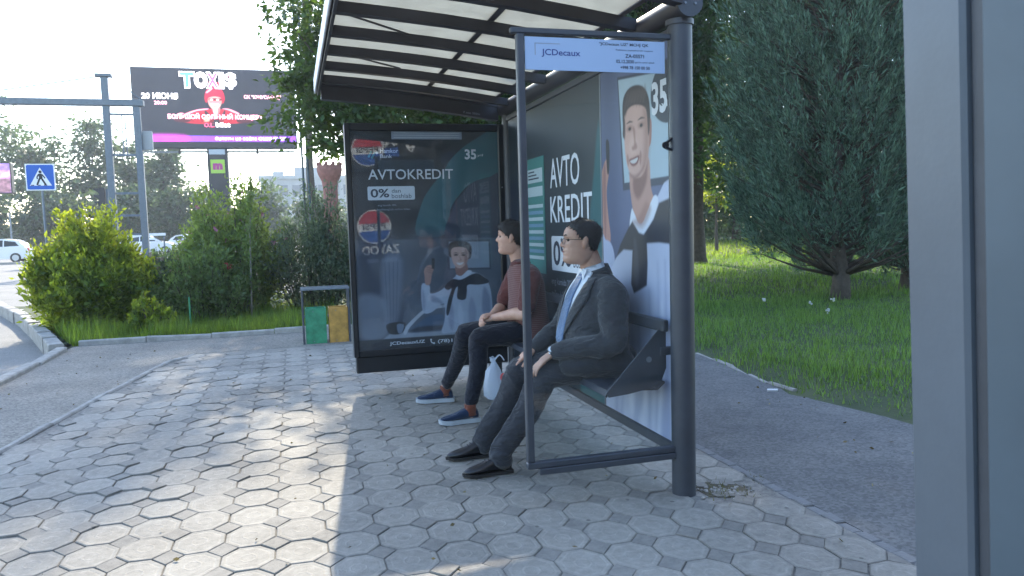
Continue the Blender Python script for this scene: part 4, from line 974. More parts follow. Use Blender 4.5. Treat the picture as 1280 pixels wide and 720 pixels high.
# -- grass blades
def grass(name, label, pts, h0, h1, w, mat, seed=1, bend=0.5):
    R = np.random.default_rng(seed); n = len(pts); a = R.random(n)*6.283; h = h0+(h1-h0)*R.random(n)**1.5
    d = np.stack([np.cos(a), np.sin(a), np.zeros(n)], 1); s = np.stack([-np.sin(a), np.cos(a), np.zeros(n)], 1)
    h = h*(0.75+0.75*np.array([max(-0.4, noise.noise(Vector((p[0]*2.3, p[1]*2.3, seed+.5)))) for p in pts]))
    P = pts; ww = (w*(0.7+0.6*R.random(n)))[:, None]
    tip = P+d*(h*bend*(0.3+R.random(n)))[:, None]+np.array([0, 0, 1])*h[:, None]
    V = np.stack([P-s*ww, P+s*ww, tip], 1).reshape(-1, 3); F = np.arange(3*n).reshape(n, 3)
    o = np_mesh(name, V, F, mat); tag(o, label, 'grass', kind='stuff'); return o
def lawn_pts(n, x0, x1, y0, y1, seed, power=1.0, clump=0.75):
    R = np.random.default_rng(seed); y = y0+(y1-y0)*R.random(n)**power; x = x0+(x1-x0)*R.random(n)
    k = np.array([noise.noise(Vector((a*1.3, b*1.3, seed))) for a, b in zip(x, y)])
    keep = (x > np.array([lawn_edge(v)-0.03+0.05*math.sin(v*23)*math.sin(v*7) for v in y])+0.02) & (k > -clump)
    x, y = x[keep], y[keep]; e_ = x-np.array([lawn_edge(v) for v in y]); kk = R.random(len(x)) < np.clip(0.25+e_*1.6, 0, 1); x, y = x[kk], y[kk]; z = np.array([lawn_z(a, b) for a, b in zip(x, y)])-0.005
    return np.stack([x, y, z], 1)
P1 = lawn_pts(70000, 3.5, 9.0, 2.2, 10.5, 3, 1.25); P2 = lawn_pts(42000, 5.0, 18.0, 9.5, 24, 4, 1.2); P3 = lawn_pts(16000, 10, 32, 22, 45, 5, 1.1)
grass('lawn_grass', 'short green grass of the shaded lawn right of the path', P1, 0.04, 0.13, 0.0045, lm_grass, 3)
grass('lawn_grass', 'green grass of the lawn under the evergreen tree', P2, 0.06, 0.19, 0.009, lm_grass, 4)
grass('lawn_grass', 'far lawn grass tinted yellow green as if sunlit', P3, 0.10, 0.30, 0.022, lm_grassl, 5)
R_ = np.random.default_rng(12); n_ = 26000
vx = -4.6+5.2*R_.random(n_); vy = 10.33+3.2*R_.random(n_)**1.4; kp = vx > -2.55-(vy-10)*0.40+0.05
vz = np.zeros(n_)-0.02
grass('verge_grass', 'bright green grass strip in front of the roadside shrubs', np.stack([vx, vy, vz], 1)[kp], 0.07, 0.30, 0.007, lm_grassl, 6, 0.4)
# weeds beside the post
wp = np.stack([HOLE[0]-0.03+R_.normal(size=160)*0.055, HOLE[1]-0.03+R_.normal(size=160)*0.05, np.full(160, -0.008)], 1)
wp = np.vstack([wp, np.stack([2.19+R_.normal(size=80)*0.02, 3.27+R_.normal(size=80)*0.04, np.full(80, -0.012)], 1)])
grass('weeds', 'small dry weeds in the broken paving beside the thick post', wp, 0.012, 0.045, 0.0025, leafmat('weed', (0.14, 0.13, 0.05), (0.2, 0.2, 0.06), 0.3), 8, 0.9)
# white clover heads in the lawn
for (x, y, h, lab) in ((5.55, 8.1, 0.30, 'tallest pale flower head on a long stalk in the lawn'), (4.9, 8.7, 0.14, 'pale flower head nearest the thick shelter post'), (6.6, 8.6, 0.16, 'pale flower head in the middle of the lawn'), (6.4, 8.0, 0.13, 'low pale flower head nearest the viewer in the lawn'), (7.2, 8.9, 0.15, 'pale flower head closest to the evergreen trunk')):
    c = MB(); c.tube([(x, y, 0), (x+.01, y, h*.6), (x, y, h)], 0.004, 5); c.mi = 1
    for k in range(7): c.ell((x+rnd.gauss(0, .012), y+rnd.gauss(0, .012), h+rnd.gauss(0, .012)), (0.014, 0.014, 0.012), 6, 4)
    t_ = c.build('wild_flower', [lm_grass, pmat('seed_head', (0.5, 0.52, 0.48), 0.9)]); tag(t_, lab, 'flower', 'pale flower heads in the lawn')
# scrap of white litter on the path edge
MB().prism([(3.42, 4.93), (3.52, 4.90), (3.55, 4.95), (3.46, 4.99)], -0.006, 0.006).build('litter', pmat('paper', (0.6, 0.6, 0.6), 0.8), label='small white scrap of litter at the lawn edge of the path', category=None) if False else tag(MB().prism([(3.40, 4.93), (3.47, 4.90), (3.50, 4.94), (3.43, 4.97)], -0.006, 0.006).build('litter', pmat('paper', (0.6, 0.6, 0.6), 0.8)), 'small white scrap of litter at the lawn edge of the path', 'litter')

# -- roadside shrubs on the left
bush('bright_shrub', 'large yellow green shrub at the kerb corner below the crossing sign', (-2.9, 12.45, 0), (0.92, 0.9, 1.5), 150, 190, 0.08, lm_bright, 21, lean=(0.02, 0), spike=9, aspect=0.45)
bush('young_shoots', 'small bright leafy shoots growing in the verge grass', (-1.85, 11.0, 0), (0.28, 0.22, 0.55), 22, 60, 0.075, lm_bright, 22)
bush('hibiscus_shrub', 'tall shrub with pink blossoms in front of the big billboard', (-0.95, 13.4, 0), (1.0, 0.8, 1.95), 110, 160, 0.075, lm_hib, 23, flowers=(lm_pink, 26, 0.065, 1.0), spike=8)
bush('red_rose_shrub', 'low dark shrub with two red roses below the pink one', (-1.35, 12.3, 0), (0.75, 0.55, 1.15), 70, 130, 0.065, lm_mid, 24, flowers=(lm_red, 3, 0.085, 0.6))
bush('pale_seed_shrub', 'greyish shrub with dry pale heads between the bright and pink ones', (-1.85, 13.0, 0), (0.75, 0.6, 1.02), 75, 130, 0.06, lm_grey, 25, flowers=(leafmat('dry_head', (0.35, 0.28, 0.2), (0.3, 0.25, 0.15), 0.3), 40, 0.05, 0.7))
bush('grey_green_shrub', 'dark grey green shrub mass left of the light box', (0.35, 13.0, 0), (0.85, 0.7, 1.75), 90, 150, 0.07, lm_grey, 26, spike=6, aspect=0.32)
bush('dark_hedge_shrub', 'dark shrub hidden behind the light box and bins', (1.6, 13.2, 0), (0.95, 0.7, 1.7), 70, 130, 0.075, lm_dark, 27)
bush('back_shrub', 'hazy green shrub behind the bright corner shrub', (-2.0, 14.4, 0), (1.1, 0.7, 1.0), 90, 120, 0.075, lm_mid, 28)
# sapling with a thin pale stem and a green stake
sp = empty('sapling', (-0.66, 12.35, 0), 'thin sapling with pale straight stem in the verge', 'sapling')
MB().tube([(-0.66, 12.35, -0.05), (-0.645, 12.35, 0.6), (-0.62, 12.35, 1.3), (-0.56, 12.35, 2.15)], [0.016, 0.013, 0.010, 0.004], 8).build('stem', m_bark_pale, sp, smooth=True)
nn = 420; t_ = 0.35+0.65*R_.random(nn); C = np.stack([-0.655+0.09*t_**2+R_.normal(size=nn)*0.11*(1.15-t_), 12.33+R_.normal(size=nn)*0.11*(1.15-t_), t_*2.15], 1)
V, F = leaf_quads(C, rand_dirs(nn)+np.array([0, 0, .8]), 0.06*(0.6+0.8*R_.random(nn)), 0.45, 0.1); np_mesh('foliage', V, F, lm_mid, sp)
tag(MB().tube([(-1.45, 11.6, -0.1), (-1.45, 11.6, 0.42)], 0.012, 8).build('garden_stake', pmat('green_paint', (0.05, 0.25, 0.12), 0.6)), 'short green stake standing in the verge grass', 'stake')

# -- trees behind the shelter (they shade it)
tree('broadleaf_tree', 'tree with sky showing through its crown, left of the shelter roof', (1.15, 15.5, 0), 2.4, (1.3, 15.3, 4.35), (1.0, 1.3, 1.75), 66, 140, 0.135, 0.42, lm_tree, 31, shell=0.35, tr=0.11,
     extra=[(0.05, 14.6, 5.2), (0.1, 14.8, 4.0), (0.3, 14.6, 5.6), (0.0, 14.7, 3.3), (0.5, 14.7, 3.0), (0.8, 14.7, 2.9), (0.3, 14.7, 3.7), (0.6, 14.6, 3.6), (0.1, 14.7, 4.5), (0.3, 14.8, 4.1)])
tree('broadleaf_tree', 'dark dense tree rising right behind the light box', (3.9, 17.5, 0), 2.6, (3.8, 17.2, 5.9), (1.9, 2.2, 3.6), 120, 190, 0.17, 0.65, lm_tree, 32, tr=0.16)
tree('broadleaf_tree', 'leafy green tree seen in the gap under the roof beam', (4.6, 14.6, 0), 2.2, (4.4, 14.4, 5.0), (2.0, 1.9, 3.0), 120, 190, 0.15, 0.6, lm_tree, 33, tr=0.14)
tree('broadleaf_tree', 'broad tree behind the poster wall of the shelter', (6.4, 18.5, 0), 2.8, (6.3, 18.5, 6.6), (2.6, 2.4, 4.2), 140, 190, 0.18, 0.7, lm_dark, 34, tr=0.18)
tree('broadleaf_tree', 'dark leafy tree just right of the thick shelter post', (8.1, 16.5, 0), 3.3, (8.0, 16.3, 6.6), (1.9, 1.8, 4.2), 130, 190, 0.16, 0.6, lm_dark, 35, tr=0.09)
tree('broadleaf_tree', 'tall tree behind the evergreen, upper right', (11.5, 20.0, 0), 3.0, (11.5, 20, 7.6), (3.0, 2.6, 5.4), 150, 170, 0.2, 0.8, lm_dark, 36, tr=0.2)
tree('broadleaf_tree', 'dark tree beyond the far lawn, deep in shade', (24.5, 38.5, 0), 2.2, (24.5, 38.5, 6.5), (4.2, 3.2, 6.0), 150, 150, 0.28, 1.0, lm_dark, 37, tr=0.25)
tree('broadleaf_tree', 'dark tree farthest back at right edge of the lawn', (23.0, 30.0, 0), 2.2, (23, 30, 7.0), (4.2, 3.4, 6.5), 140, 140, 0.3, 1.1, lm_dark, 38, tr=0.25)
tree('small_tree', 'small tree with sunlit yellow leaves at the far lawn path', (16.3, 27.0, 0), 1.6, (16.3, 27.0, 2.9), (0.8, 0.8, 0.9), 26, 90, 0.16, 0.35, lm_bright, 39, tr=0.07)
tree('added_shade_tree', 'added tall slim tree far behind, its unseen top dappling the path', (1.0, 37.0, -0.1), 9.0, (1.1, 37.0, 18.5), (1.5, 1.6, 7.6), 110, 110, 0.22, 0.7, lm_tree, 45, tr=0.2, shell=0.2)  # added tree, crown out of view, placed and shaped to dapple the left path
juniper('evergreen_tree', 'large feathery evergreen with dark trunk on the lawn at right', (8.0, 9.75, 0), (1.6, 1.5, 6.4), 1500, 85, 0.095, 41, 1.0, tr=0.135, zlow=0.7)
juniper('evergreen_tree', 'second feathery evergreen at right edge behind the kiosk', (10.1, 10.6, 0), (1.7, 1.6, 6.6), 1100, 70, 0.105, 42, 0.8, tr=0.14, zlow=0.25)
juniper('evergreen_tree', 'dark evergreen standing behind the one with visible trunk', (11.3, 13.8, 0), (1.8, 1.7, 7.6), 620, 60, 0.16, 43, 0.8, tr=0.14, zlow=0.2)

# a few dry leaves and crumbs lying on the paving and paths
nf = 170; R_ = np.random.default_rng(91)
C = np.vstack([np.stack([-1.6+3.7*R_.random(90), 2.3+6.2*R_.random(90), np.full(90, 0.010)], 1), np.stack([2.3+1.3*R_.random(50)**0.5, 2.6+5*R_.random(50), np.full(50, -0.002)], 1), np.stack([-2.4+0.9*R_.random(30), 6.5+3.2*R_.random(30), np.full(30, 0.0)], 1)])
D = rand_dirs(nf, R_)*np.array([1, 1, 0.12]); V, F = leaf_quads(C, D, 0.012+0.022*R_.random(nf), 0.55, 0.0, R_)
tag(np_mesh('fallen_leaves', V, F, leafmat('dry_leaf', (0.16, 0.12, 0.05), (0.2, 0.15, 0.05), 0.2, 0.6)), 'scattered small dry leaves on paving and paths', 'leaves', kind='stuff')
# ------------------------------------------------------------------ bins, signs, billboard, cars, far trees, building
m_green = pmat('bin_green', (0.035, 0.22, 0.11), 0.5, var=0.4, scale=9, bump=0.15, bscale=30); m_yel = pmat('bin_yellow', (0.40, 0.22, 0.045), 0.55, var=0.4, scale=9, bump=0.15, bscale=30)
m_gal = pmat('galvanised', (0.17, 0.20, 0.23), 0.45, metal=0.4, var=0.15)
bf = empty('bin_frame', (0.33, 9.15, 0), 'thin dark metal frame holding the green and yellow bins', 'bin frame')
for x in (0.075, 0.60): 
    MB().cyl((x, 9.08, -0.03), (x, 9.08, 0.62), 0.012, 10).build('leg', m_steel, bf)
    MB().cyl((x, 9.34, -0.03), (x, 9.34, 0.62), 0.012, 10).build('leg', m_steel, bf)
MB().bar((0.06, 9.08, 0.633), (0.615, 9.08, 0.633), 0.024).build('top_rail', m_gal, bf)
MB().bar((0.06, 9.34, 0.633), (0.615, 9.34, 0.633), 0.024).build('top_rail', m_gal, bf)
for x0, x1, mt, nm in ((0.10, 0.335, m_green, 'green'), (0.365, 0.585, m_yel, 'yellow')):
    r_ = empty('litter_bin', ((x0+x1)/2, 9.2, 0), '%s metal litter bin hanging in the frame beside the light box' % nm, 'bin', 'litter bins')
    sh4 = MB()
    for a in (MB().box,): pass
    sh4.cbox(x0, x1, 9.09, 9.10, -0.01, 0.405, 0.003); sh4.cbox(x0, x1, 9.31, 9.32, -0.01, 0.405, 0.003)
    sh4.cbox(x0, x0+0.01, 9.1005, 9.3095, -0.01, 0.405, 0.003); sh4.cbox(x1-0.01, x1, 9.1005, 9.3095, -0.01, 0.405, 0.003); sh4.box(x0+0.011, x1-0.011, 9.1005, 9.3095, 0.0, 0.012)
    sh4.build('bin_body', mt, r_)
    MB().cbox(x0-0.012, x0-0.002, 9.10, 9.12, 0.30, 0.33, 0.002).build('pivot', m_gal, r_)
    for dz in (0.02, 0.37): MB().cyl(((x0+x1)/2-0.03, 9.087, dz), ((x0+x1)/2-0.03, 9.09, dz), 0.006, 8).build('rivet', m_gal, r_)

# pedestrian crossing sign
m_sblue = pmat('sign_blue', (0.01, 0.10, 0.45), 0.4); m_swhite = pmat('sign_white', (0.75, 0.77, 0.78), 0.4); m_sblack = pmat('sign_black', (0.015, 0.015, 0.02), 0.5)
sg = empty('crossing_sign', (-4.96, 18.06, 0), 'square blue pedestrian crossing sign on a thin post above the shrub', 'road sign')
MB().cyl((-4.96, 18.06, -0.1), (-4.96, 18.06, 2.86), 0.025, 12).build('post', m_gal, sg)
pt = MB().cbox(-5.235, -4.690, 18.0, 18.02, 2.305, 2.855, 0.004).build('plate', m_swhite, sg)
s_ = Sheet((-5.235, 17.9995, 2.305), (1, 0, 0), (0, 0, 1), (0, -1, 0))
s_.rect(0.022, 0.523, 0.022, 0.528, m_sblue, 1, 0.03); s_.poly([(0.07, 0.10), (0.475, 0.10), (0.2725, 0.475)], m_swhite, 2)
s_.disc(0.275, 0.385, 0.030, m_sblack, 3, 16)
s_.poly([(0.235, 0.345), (0.30, 0.35), (0.315, 0.27), (0.305, 0.235), (0.255, 0.235), (0.245, 0.28)], m_sblack, 3)
s_.line([(0.262, 0.255), (0.235, 0.19), (0.205, 0.115)], 0.036, m_sblack, 4); s_.line([(0.292, 0.255), (0.325, 0.19), (0.365, 0.115)], 0.036, m_sblack, 5)
s_.line([(0.245, 0.335), (0.212, 0.28), (0.215, 0.235)], 0.024, m_sblack, 4); s_.line([(0.30, 0.335), (0.335, 0.29), (0.36, 0.25)], 0.024, m_sblack, 4)
for k in range(3): s_.rect(0.09+0.12*k, 0.15+0.12*k, 0.102, 0.118, m_sblack, 3)
s_.build('pictogram', pt)

# overhead gantry frame across the road
m_gant = pmat('gantry_steel', (0.085, 0.115, 0.145), 0.5, metal=0.2, var=0.15)
gt = empty('road_gantry', (-8.08, 40, -0.12), 'tall grey steel road gantry with twin legs and long crossbar', 'gantry')
MB().cbox(-8.23, -7.93, 39.87, 40.13, -0.12, 8.75, 0.02).build('leg', m_gant, gt)
MB().cbox(-6.92, -6.62, 39.87, 40.13, -0.12, 7.42, 0.02).build('leg', m_gant, gt)
MB().cbox(-24.0, -6.45, 39.80, 40.20, 7.425, 7.72, 0.02).build('crossbar', m_gant, gt)
MB().cbox(-8.45, -7.75, 39.8, 40.2, 8.7505, 8.90, 0.02).build('mast_cap', m_gant, gt)
for z in (7.05, 5.15, 3.35, 2.3, 1.4): MB().bar((-7.928, 40, z), (-6.922, 40, z), 0.10).build('rung', m_gant, gt)
MB().bar((-7.45, 40, 5.2), (-7.45, 40, 7.0), 0.05).build('cable_conduit', m_gant, gt); MB().bar((-7.30, 40, 5.2), (-7.30, 40, 7.0), 0.05).build('cable_conduit', m_gant, gt)
MB().cbox(-6.95, -6.2, 40.16, 40.35, 5.4, 6.3, 0.02).build('sign_back', pmat('sign_backing', (0.25, 0.28, 0.30), 0.5), gt)
MB().tube([(-7.9, 40, 8.85), (-12.4, 40, 8.05), (-20, 40, 7.75)], 0.03, 6).build('tie_cable', m_gant, gt); MB().tube([(-7.9, 40, 8.85), (-6.5, 40, 7.7)], 0.03, 6).build('tie_cable', m_gant, gt)
# traffic light seen from behind
tl = empty('traffic_light', (-7.75, 37, -0.12), 'black traffic light seen from behind, left of the gantry leg', 'traffic light')
MB().cyl((-7.68, 37, -0.12), (-7.68, 37, 3.4), 0.05, 10).build('post', m_gant, tl)
MB().cbox(-7.98, -7.74, 36.88, 37.1, 2.62, 3.45, 0.02).build('housing', m_sblack, tl)
for z in (2.75, 3.03, 3.31): 
    h_ = MB(); h_.loft([[(-7.98, 36.9, z-0.10), (-7.98, 36.9, z+0.11), (-7.98, 37.08, z+0.11), (-7.98, 37.08, z-0.10)], [(-8.18, 36.9, z+0.06), (-8.18, 36.9, z+0.11), (-8.18, 37.08, z+0.11), (-8.18, 37.08, z+0.06)]]); h_.build('visor', m_sblack, tl)

# big LED billboard
BX0, BX1, BZ0, BZ1, BY = -10.45, 0.72, 7.55, 13.28, 60.0
bb = empty('led_billboard', (-4.9, 60.5, -0.12), 'huge dark LED billboard announcing a concert, on a single thick post', 'billboard')
MB().cbox(BX0, BX1, BY, BY+0.9, BZ0, BZ1, 0.05).build('cabinet', m_sblack, bb)
m_led = colmat('led_screen', 0.4, 0.55)
PL = Print(BX1-BX0-0.2, BZ1-BZ0-0.55, 300, 150, (24, 25, 36))
PL.poly([(0.02, -0.02), (11, -0.02), (11, 0.42), (0.02, 0.42)], (120, 60, 200), 0.02, smooth=False)
PL.poly([(0.6, 0.02), (3.2, 0.02), (3.2, 0.40), (0.6, 0.40)], (215, 60, 205), 0.25, 0.9)
PL.poly([(3.3, 1.95), (4.1, 2.25), (4.9, 2.35), (5.6, 2.3), (6.3, 2.35), (7.0, 2.05), (7.35, 1.5), (6.9, 1.35), (5.5, 1.3), (4.0, 1.3), (3.2, 1.45)], (165, 20, 38), 0.05)
PL.poly([(2.6, 1.75), (3.0, 2.0), (3.8, 1.9), (3.6, 1.4), (2.7, 1.45)], (60, 18, 28), 0.06); PL.poly([(6.9, 1.9), (7.6, 1.85), (8.0, 1.55), (7.8, 1.4), (6.9, 1.4)], (60, 18, 28), 0.06)
PL.poly([(4.7, 2.3), (5.5, 1.6), (6.1, 2.35), (5.9, 1.4), (4.9, 1.4)], (30, 24, 34), 0.05); PL.poly([(5.2, 2.4), (5.75, 2.45), (5.6, 1.9), (5.4, 1.9)], (150, 100, 100), 0.05)
PL.ell((5.42, 2.95), (0.46, 0.62), (205, 140, 130), 0.08); PL.poly([(5.0, 2.95), (5.85, 2.95), (5.7, 2.65), (5.2, 2.62)], (225, 110, 110), 0.06)
PL.poly([(4.75, 3.1), (4.85, 3.6), (5.2, 3.9), (5.7, 3.92), (6.0, 3.6), (6.1, 3.1), (5.95, 2.75), (5.9, 3.12), (5.4, 3.25), (4.95, 3.1), (4.85, 2.8)], (190, 22, 50), 0.04)
PL.poly([(5.3, 3.85), (5.1, 4.3), (5.45, 4.1), (5.85, 4.35), (5.65, 3.85)], (200, 30, 60), 0.05)
PL.poly([(5.05, 3.12), (5.85, 3.12), (5.8, 2.95), (5.1, 2.95)], (90, 16, 30), 0.05); PL.ell((5.42, 2.68), (0.26, 0.12), (170, 30, 50), 0.2)
PL.poly([(4.6, 1.75), (4.9, 1.85), (5.0, 1.5), (4.6, 1.45)], (210, 130, 110), 0.05)
for pts in ([(3.3, 1.95), (4.1, 2.27), (4.9, 2.38), (4.85, 2.30), (4.1, 2.18), (3.35, 1.85)], [(5.9, 2.38), (6.35, 2.38), (7.0, 2.1), (6.95, 2.0), (6.3, 2.28)], [(2.6, 1.78), (3.0, 2.04), (3.3, 2.0), (3.0, 1.93)], [(7.2, 1.92), (7.65, 1.88), (8.0, 1.6), (7.6, 1.78)], [(4.85, 3.55), (5.25, 3.86), (5.3, 3.78), (4.95, 3.5)]): PL.poly(pts, (240, 150, 170), 0.03, 0.9)
for k in range(5): PL.poly([(3.7+.65*k, 1.45), (3.85+.65*k, 1.9+.1*(k % 2)), (3.98+.65*k, 1.45)], (110, 10, 26), 0.05, 0.8)
PL.poly([(5.18, 2.74), (5.66, 2.74), (5.6, 2.64), (5.24, 2.64)], (240, 225, 225), 0.02); PL.ell((5.2, 3.02), (0.10, 0.05), (250, 230, 225), 0.3); PL.ell((5.62, 3.02), (0.10, 0.05), (250, 230, 225), 0.3); PL.poly([(5.3, 2.35), (5.42, 1.75), (5.55, 2.35)], (210, 200, 215), 0.05)
PL.noise(0.05, 0.4, 8)
scn = PL.build('screen', m_led, (BX0+0.1, BY-0.02, BZ0+0.48), (1, 0, 0), (0, 0, 1), bb)
def led(name, c):
    m, n, l, b = nt(name); b.inputs['Base Color'].default_value = (*c, 1); b.inputs['Emission Color'].default_value = (*c, 1); b.inputs['Emission Strength'].default_value = 0.9; return m
l_w = led('led_white', (0.85, 0.82, 0.85)); l_p = led('led_pink', (0.9, 0.35, 0.45)); l_r = led('led_red', (0.8, 0.06, 0.14)); l_y = led('led_yellow', (0.9, 0.5, 0.15)); l_b = led('led_blue', (0.06, 0.2, 0.5)); l_g = led('led_green', (0.1, 0.5, 0.15)); l_v = led('led_violet', (0.6, 0.2, 0.75))
sc_ = Sheet((BX0+0.1, BY-0.025, BZ0+0.48), (1, 0, 0), (0, 0, 1), (0, -1, 0))
for ch, a, b, cc in (('T', 3.15, 4.1, l_b), ('O', 4.15, 4.95, l_y), ('X', 4.95, 5.75, l_r), ('I', 5.85, 6.08, l_v), ('$', 6.2, 6.95, l_p)):
    sc_.text(ch, a-0.06, b+0.06, 3.80, 5.0, l_w, 1, bold=0.09 if ch != '$' else 0.045); sc_.text(ch, a+0.02, b-0.02, 3.88, 4.92, cc, 20, bold=0.03 if ch != '$' else 0.0)
sc_.build('title_lettering', scn); sc_.text('20 ИЮНЯ', 0.55, 2.95, 3.02, 3.45, l_w, 1, bold=0.03); sc_.text('20:00', 1.35, 2.2, 2.62, 2.88, l_p, 1, bold=0.02)
sc_.build('date_lettering', scn); sc_.text('СК "ЮНУСАБАД"', 7.45, 10.05, 3.08, 3.40, l_p, 1, bold=0.03)
sc_.build('venue_lettering', scn); sc_.text('БОЛЬШОЙ СОЛЬНЫЙ КОНЦЕРТ', 2.2, 8.7, 1.55, 2.05, l_p, 40, bold=0.04)
sc_.build('heading_lettering', scn); sc_.text('O.L.', 4.6, 5.3, 1.05, 1.35, l_r, 1, bold=0.02); sc_.text('bilet', 5.4, 6.4, 1.05, 1.40, l_w, 1, bold=0.05)
sc_.build('seller_lettering', scn); sc_.text('билеты на сайте', 5.3, 8.2, 0.12, 0.36, l_w, 1, bold=0.01); sc_.build('banner_lettering', scn); sc_.text('OLBILET.UZ', 8.3, 10.4, 0.12, 0.34, l_w, 1, bold=0.04); sc_.text('Tickets', 1.4, 2.7, 0.12, 0.32, l_p, 1) if False else None
sc_.build('banner_lettering', scn)
MB().cbox(-5.70, -4.28, BY+0.15, BY+1.1, -0.12, BZ0-0.002, 0.04).build('post', m_sblack, bb)
MB().cbox(-5.55, -4.45, BY+0.10, BY+0.149, 7.62-0.5, 7.5, 0.01).build('owner_plate', pmat('plate_grey', (0.35, 0.4, 0.45), 0.5), bb) 
MB().cbox(-10.2, 0.5, BY+0.7, BY+0.85, BZ0-0.25, BZ0-0.1, 0.01).build('service_rail', m_gal, bb)
lg = MB().cbox(-5.48, -4.50, BY+0.04, BY+0.149, 5.75, 6.75, 0.02).build('post_sign', pmat('lime_green', (0.30, 0.50, 0.05), 0.5), bb)
ls = Sheet((-5.48, BY+0.038, 5.75), (1, 0, 0), (0, 0, 1), (0, -1, 0)); ls.text('m', 0.15, 0.83, 0.25, 0.75, pmat('magenta', (0.35, 0.02, 0.18), 0.5), 2, bold=0.08); ls.build('sign_letter', lg)
for x in (-7.6, -2.2): MB().cbox(x-0.08, x+0.08, BY+0.6, BY+0.9, BZ0-0.35, BZ0-0.001, 0.01).build('hanger', m_sblack, bb)

# second LED screen at the far left
s2 = empty('led_screen', (-17.5, 50, -0.12), 'pink and violet LED screen cut off at the left edge', 'billboard')
MB().cbox(-19.2, -15.25, 50, 50.5, 3.95, 5.70, 0.03).build('cabinet', m_sblack, s2); MB().cyl((-17.3, 50.3, -0.12), (-17.3, 50.3, 3.95), 0.18, 12).build('post', m_gant, s2)
Pz = Print(3.85, 1.65, 80, 40, (120, 96, 150)); Pz.poly([(0, 0), (3.85, 0), (3.85, 0.9), (0, 0.9)], (112, 84, 96), 0.05, smooth=False); Pz.poly([(0, 0.95), (3.85, 0.85), (3.85, 1.2), (0, 1.2)], (190, 130, 190), 0.1); Pz.noise(0.25, 0.12, 2); Pz.build('screen', m_led, (-19.15, 49.99, 4.0), (1, 0, 0), (0, 0, 1), s2)

# pale building far behind
m_bw = pmat('far_wall', (0.34, 0.35, 0.36), 0.85, var=0.08, scale=0.3); m_bg = pmat('far_glass', (0.10, 0.12, 0.15), 0.3)
bd = empty('office_building', (6, 150, 0), 'pale concrete building with rows of windows beyond the shrubs', 'building')
MB().box(-5.2, 24, 150, 165, -0.3, 11.2).build('wall', m_bw, bd); MB().box(-5.6, 24.4, 149.6, 165.4, 11.202, 11.9).build('cornice', m_bw, bd)
MB().box(1.0, 9, 152, 160, 11.902, 13.6).build('roof_house', m_bw, bd); MB().box(-3, -1, 152, 155, 11.902, 12.8).build('roof_house', m_bw, bd)
wm = None
for r_ in range(3):
    for k in range(12):
        x = -4.2+k*2.35; z = 1.6+r_*3.3
        if wm is None: w0 = MB().box(0, 1.5, -0.05, 0.02, 0, 1.9).build('window', m_bg); wm = w0.data; w1 = w0
        else: w1 = bpy.data.objects.new('window', wm); COL.objects.link(w1)
        w1.parent = bd; w1.location = (x-6, 150-150-0.01, z)
for k in range(13): MB().box(-4.75+k*2.35, -4.35+k*2.35, 149.7, 149.99, -0.3, 11.2).build('pilaster', m_bw, bd)

# reddish flared column
m_br = pmat('red_brickwork', (0.26, 0.12, 0.10), 0.9, var=0.25, scale=8, bump=0.3)
fc = empty('flared_column', (1.49, 30, -0.12), 'reddish flared brick column behind the shrubs beside the light box', 'column')
rg = []
for z, r in ((-0.12, 0.30), (2.3, 0.28), (2.9, 0.27), (3.2, 0.32), (3.45, 0.44), (3.62, 0.48), (3.78, 0.46)):
    rg.append([(1.49+r*math.cos(2*math.pi*k/20), 30+r*math.sin(2*math.pi*k/20), z) for k in range(20)])
MB().loft(rg).build('shaft', m_br, fc)
for k in range(10): 
    a = 2*math.pi*k/10; MB().cbox(1.49+0.42*math.cos(a)-0.06, 1.49+0.42*math.cos(a)+0.06, 30+0.42*math.sin(a)-0.06, 30+0.42*math.sin(a)+0.06, 3.7805, 3.90, 0.01).build('crown_block', m_br, fc)
# pair of thin steel poles rising past the roof edge
for x, nm in ((0.30, 'left'), (0.40, 'right')):
    tag(MB().cyl((x, 16.0, -0.1), (x-0.10, 16.0, 9.0), 0.022, 8).build('steel_pole', m_gant), '%s one of two thin dark poles beside the billboard' % nm, 'pole', 'thin twin poles')

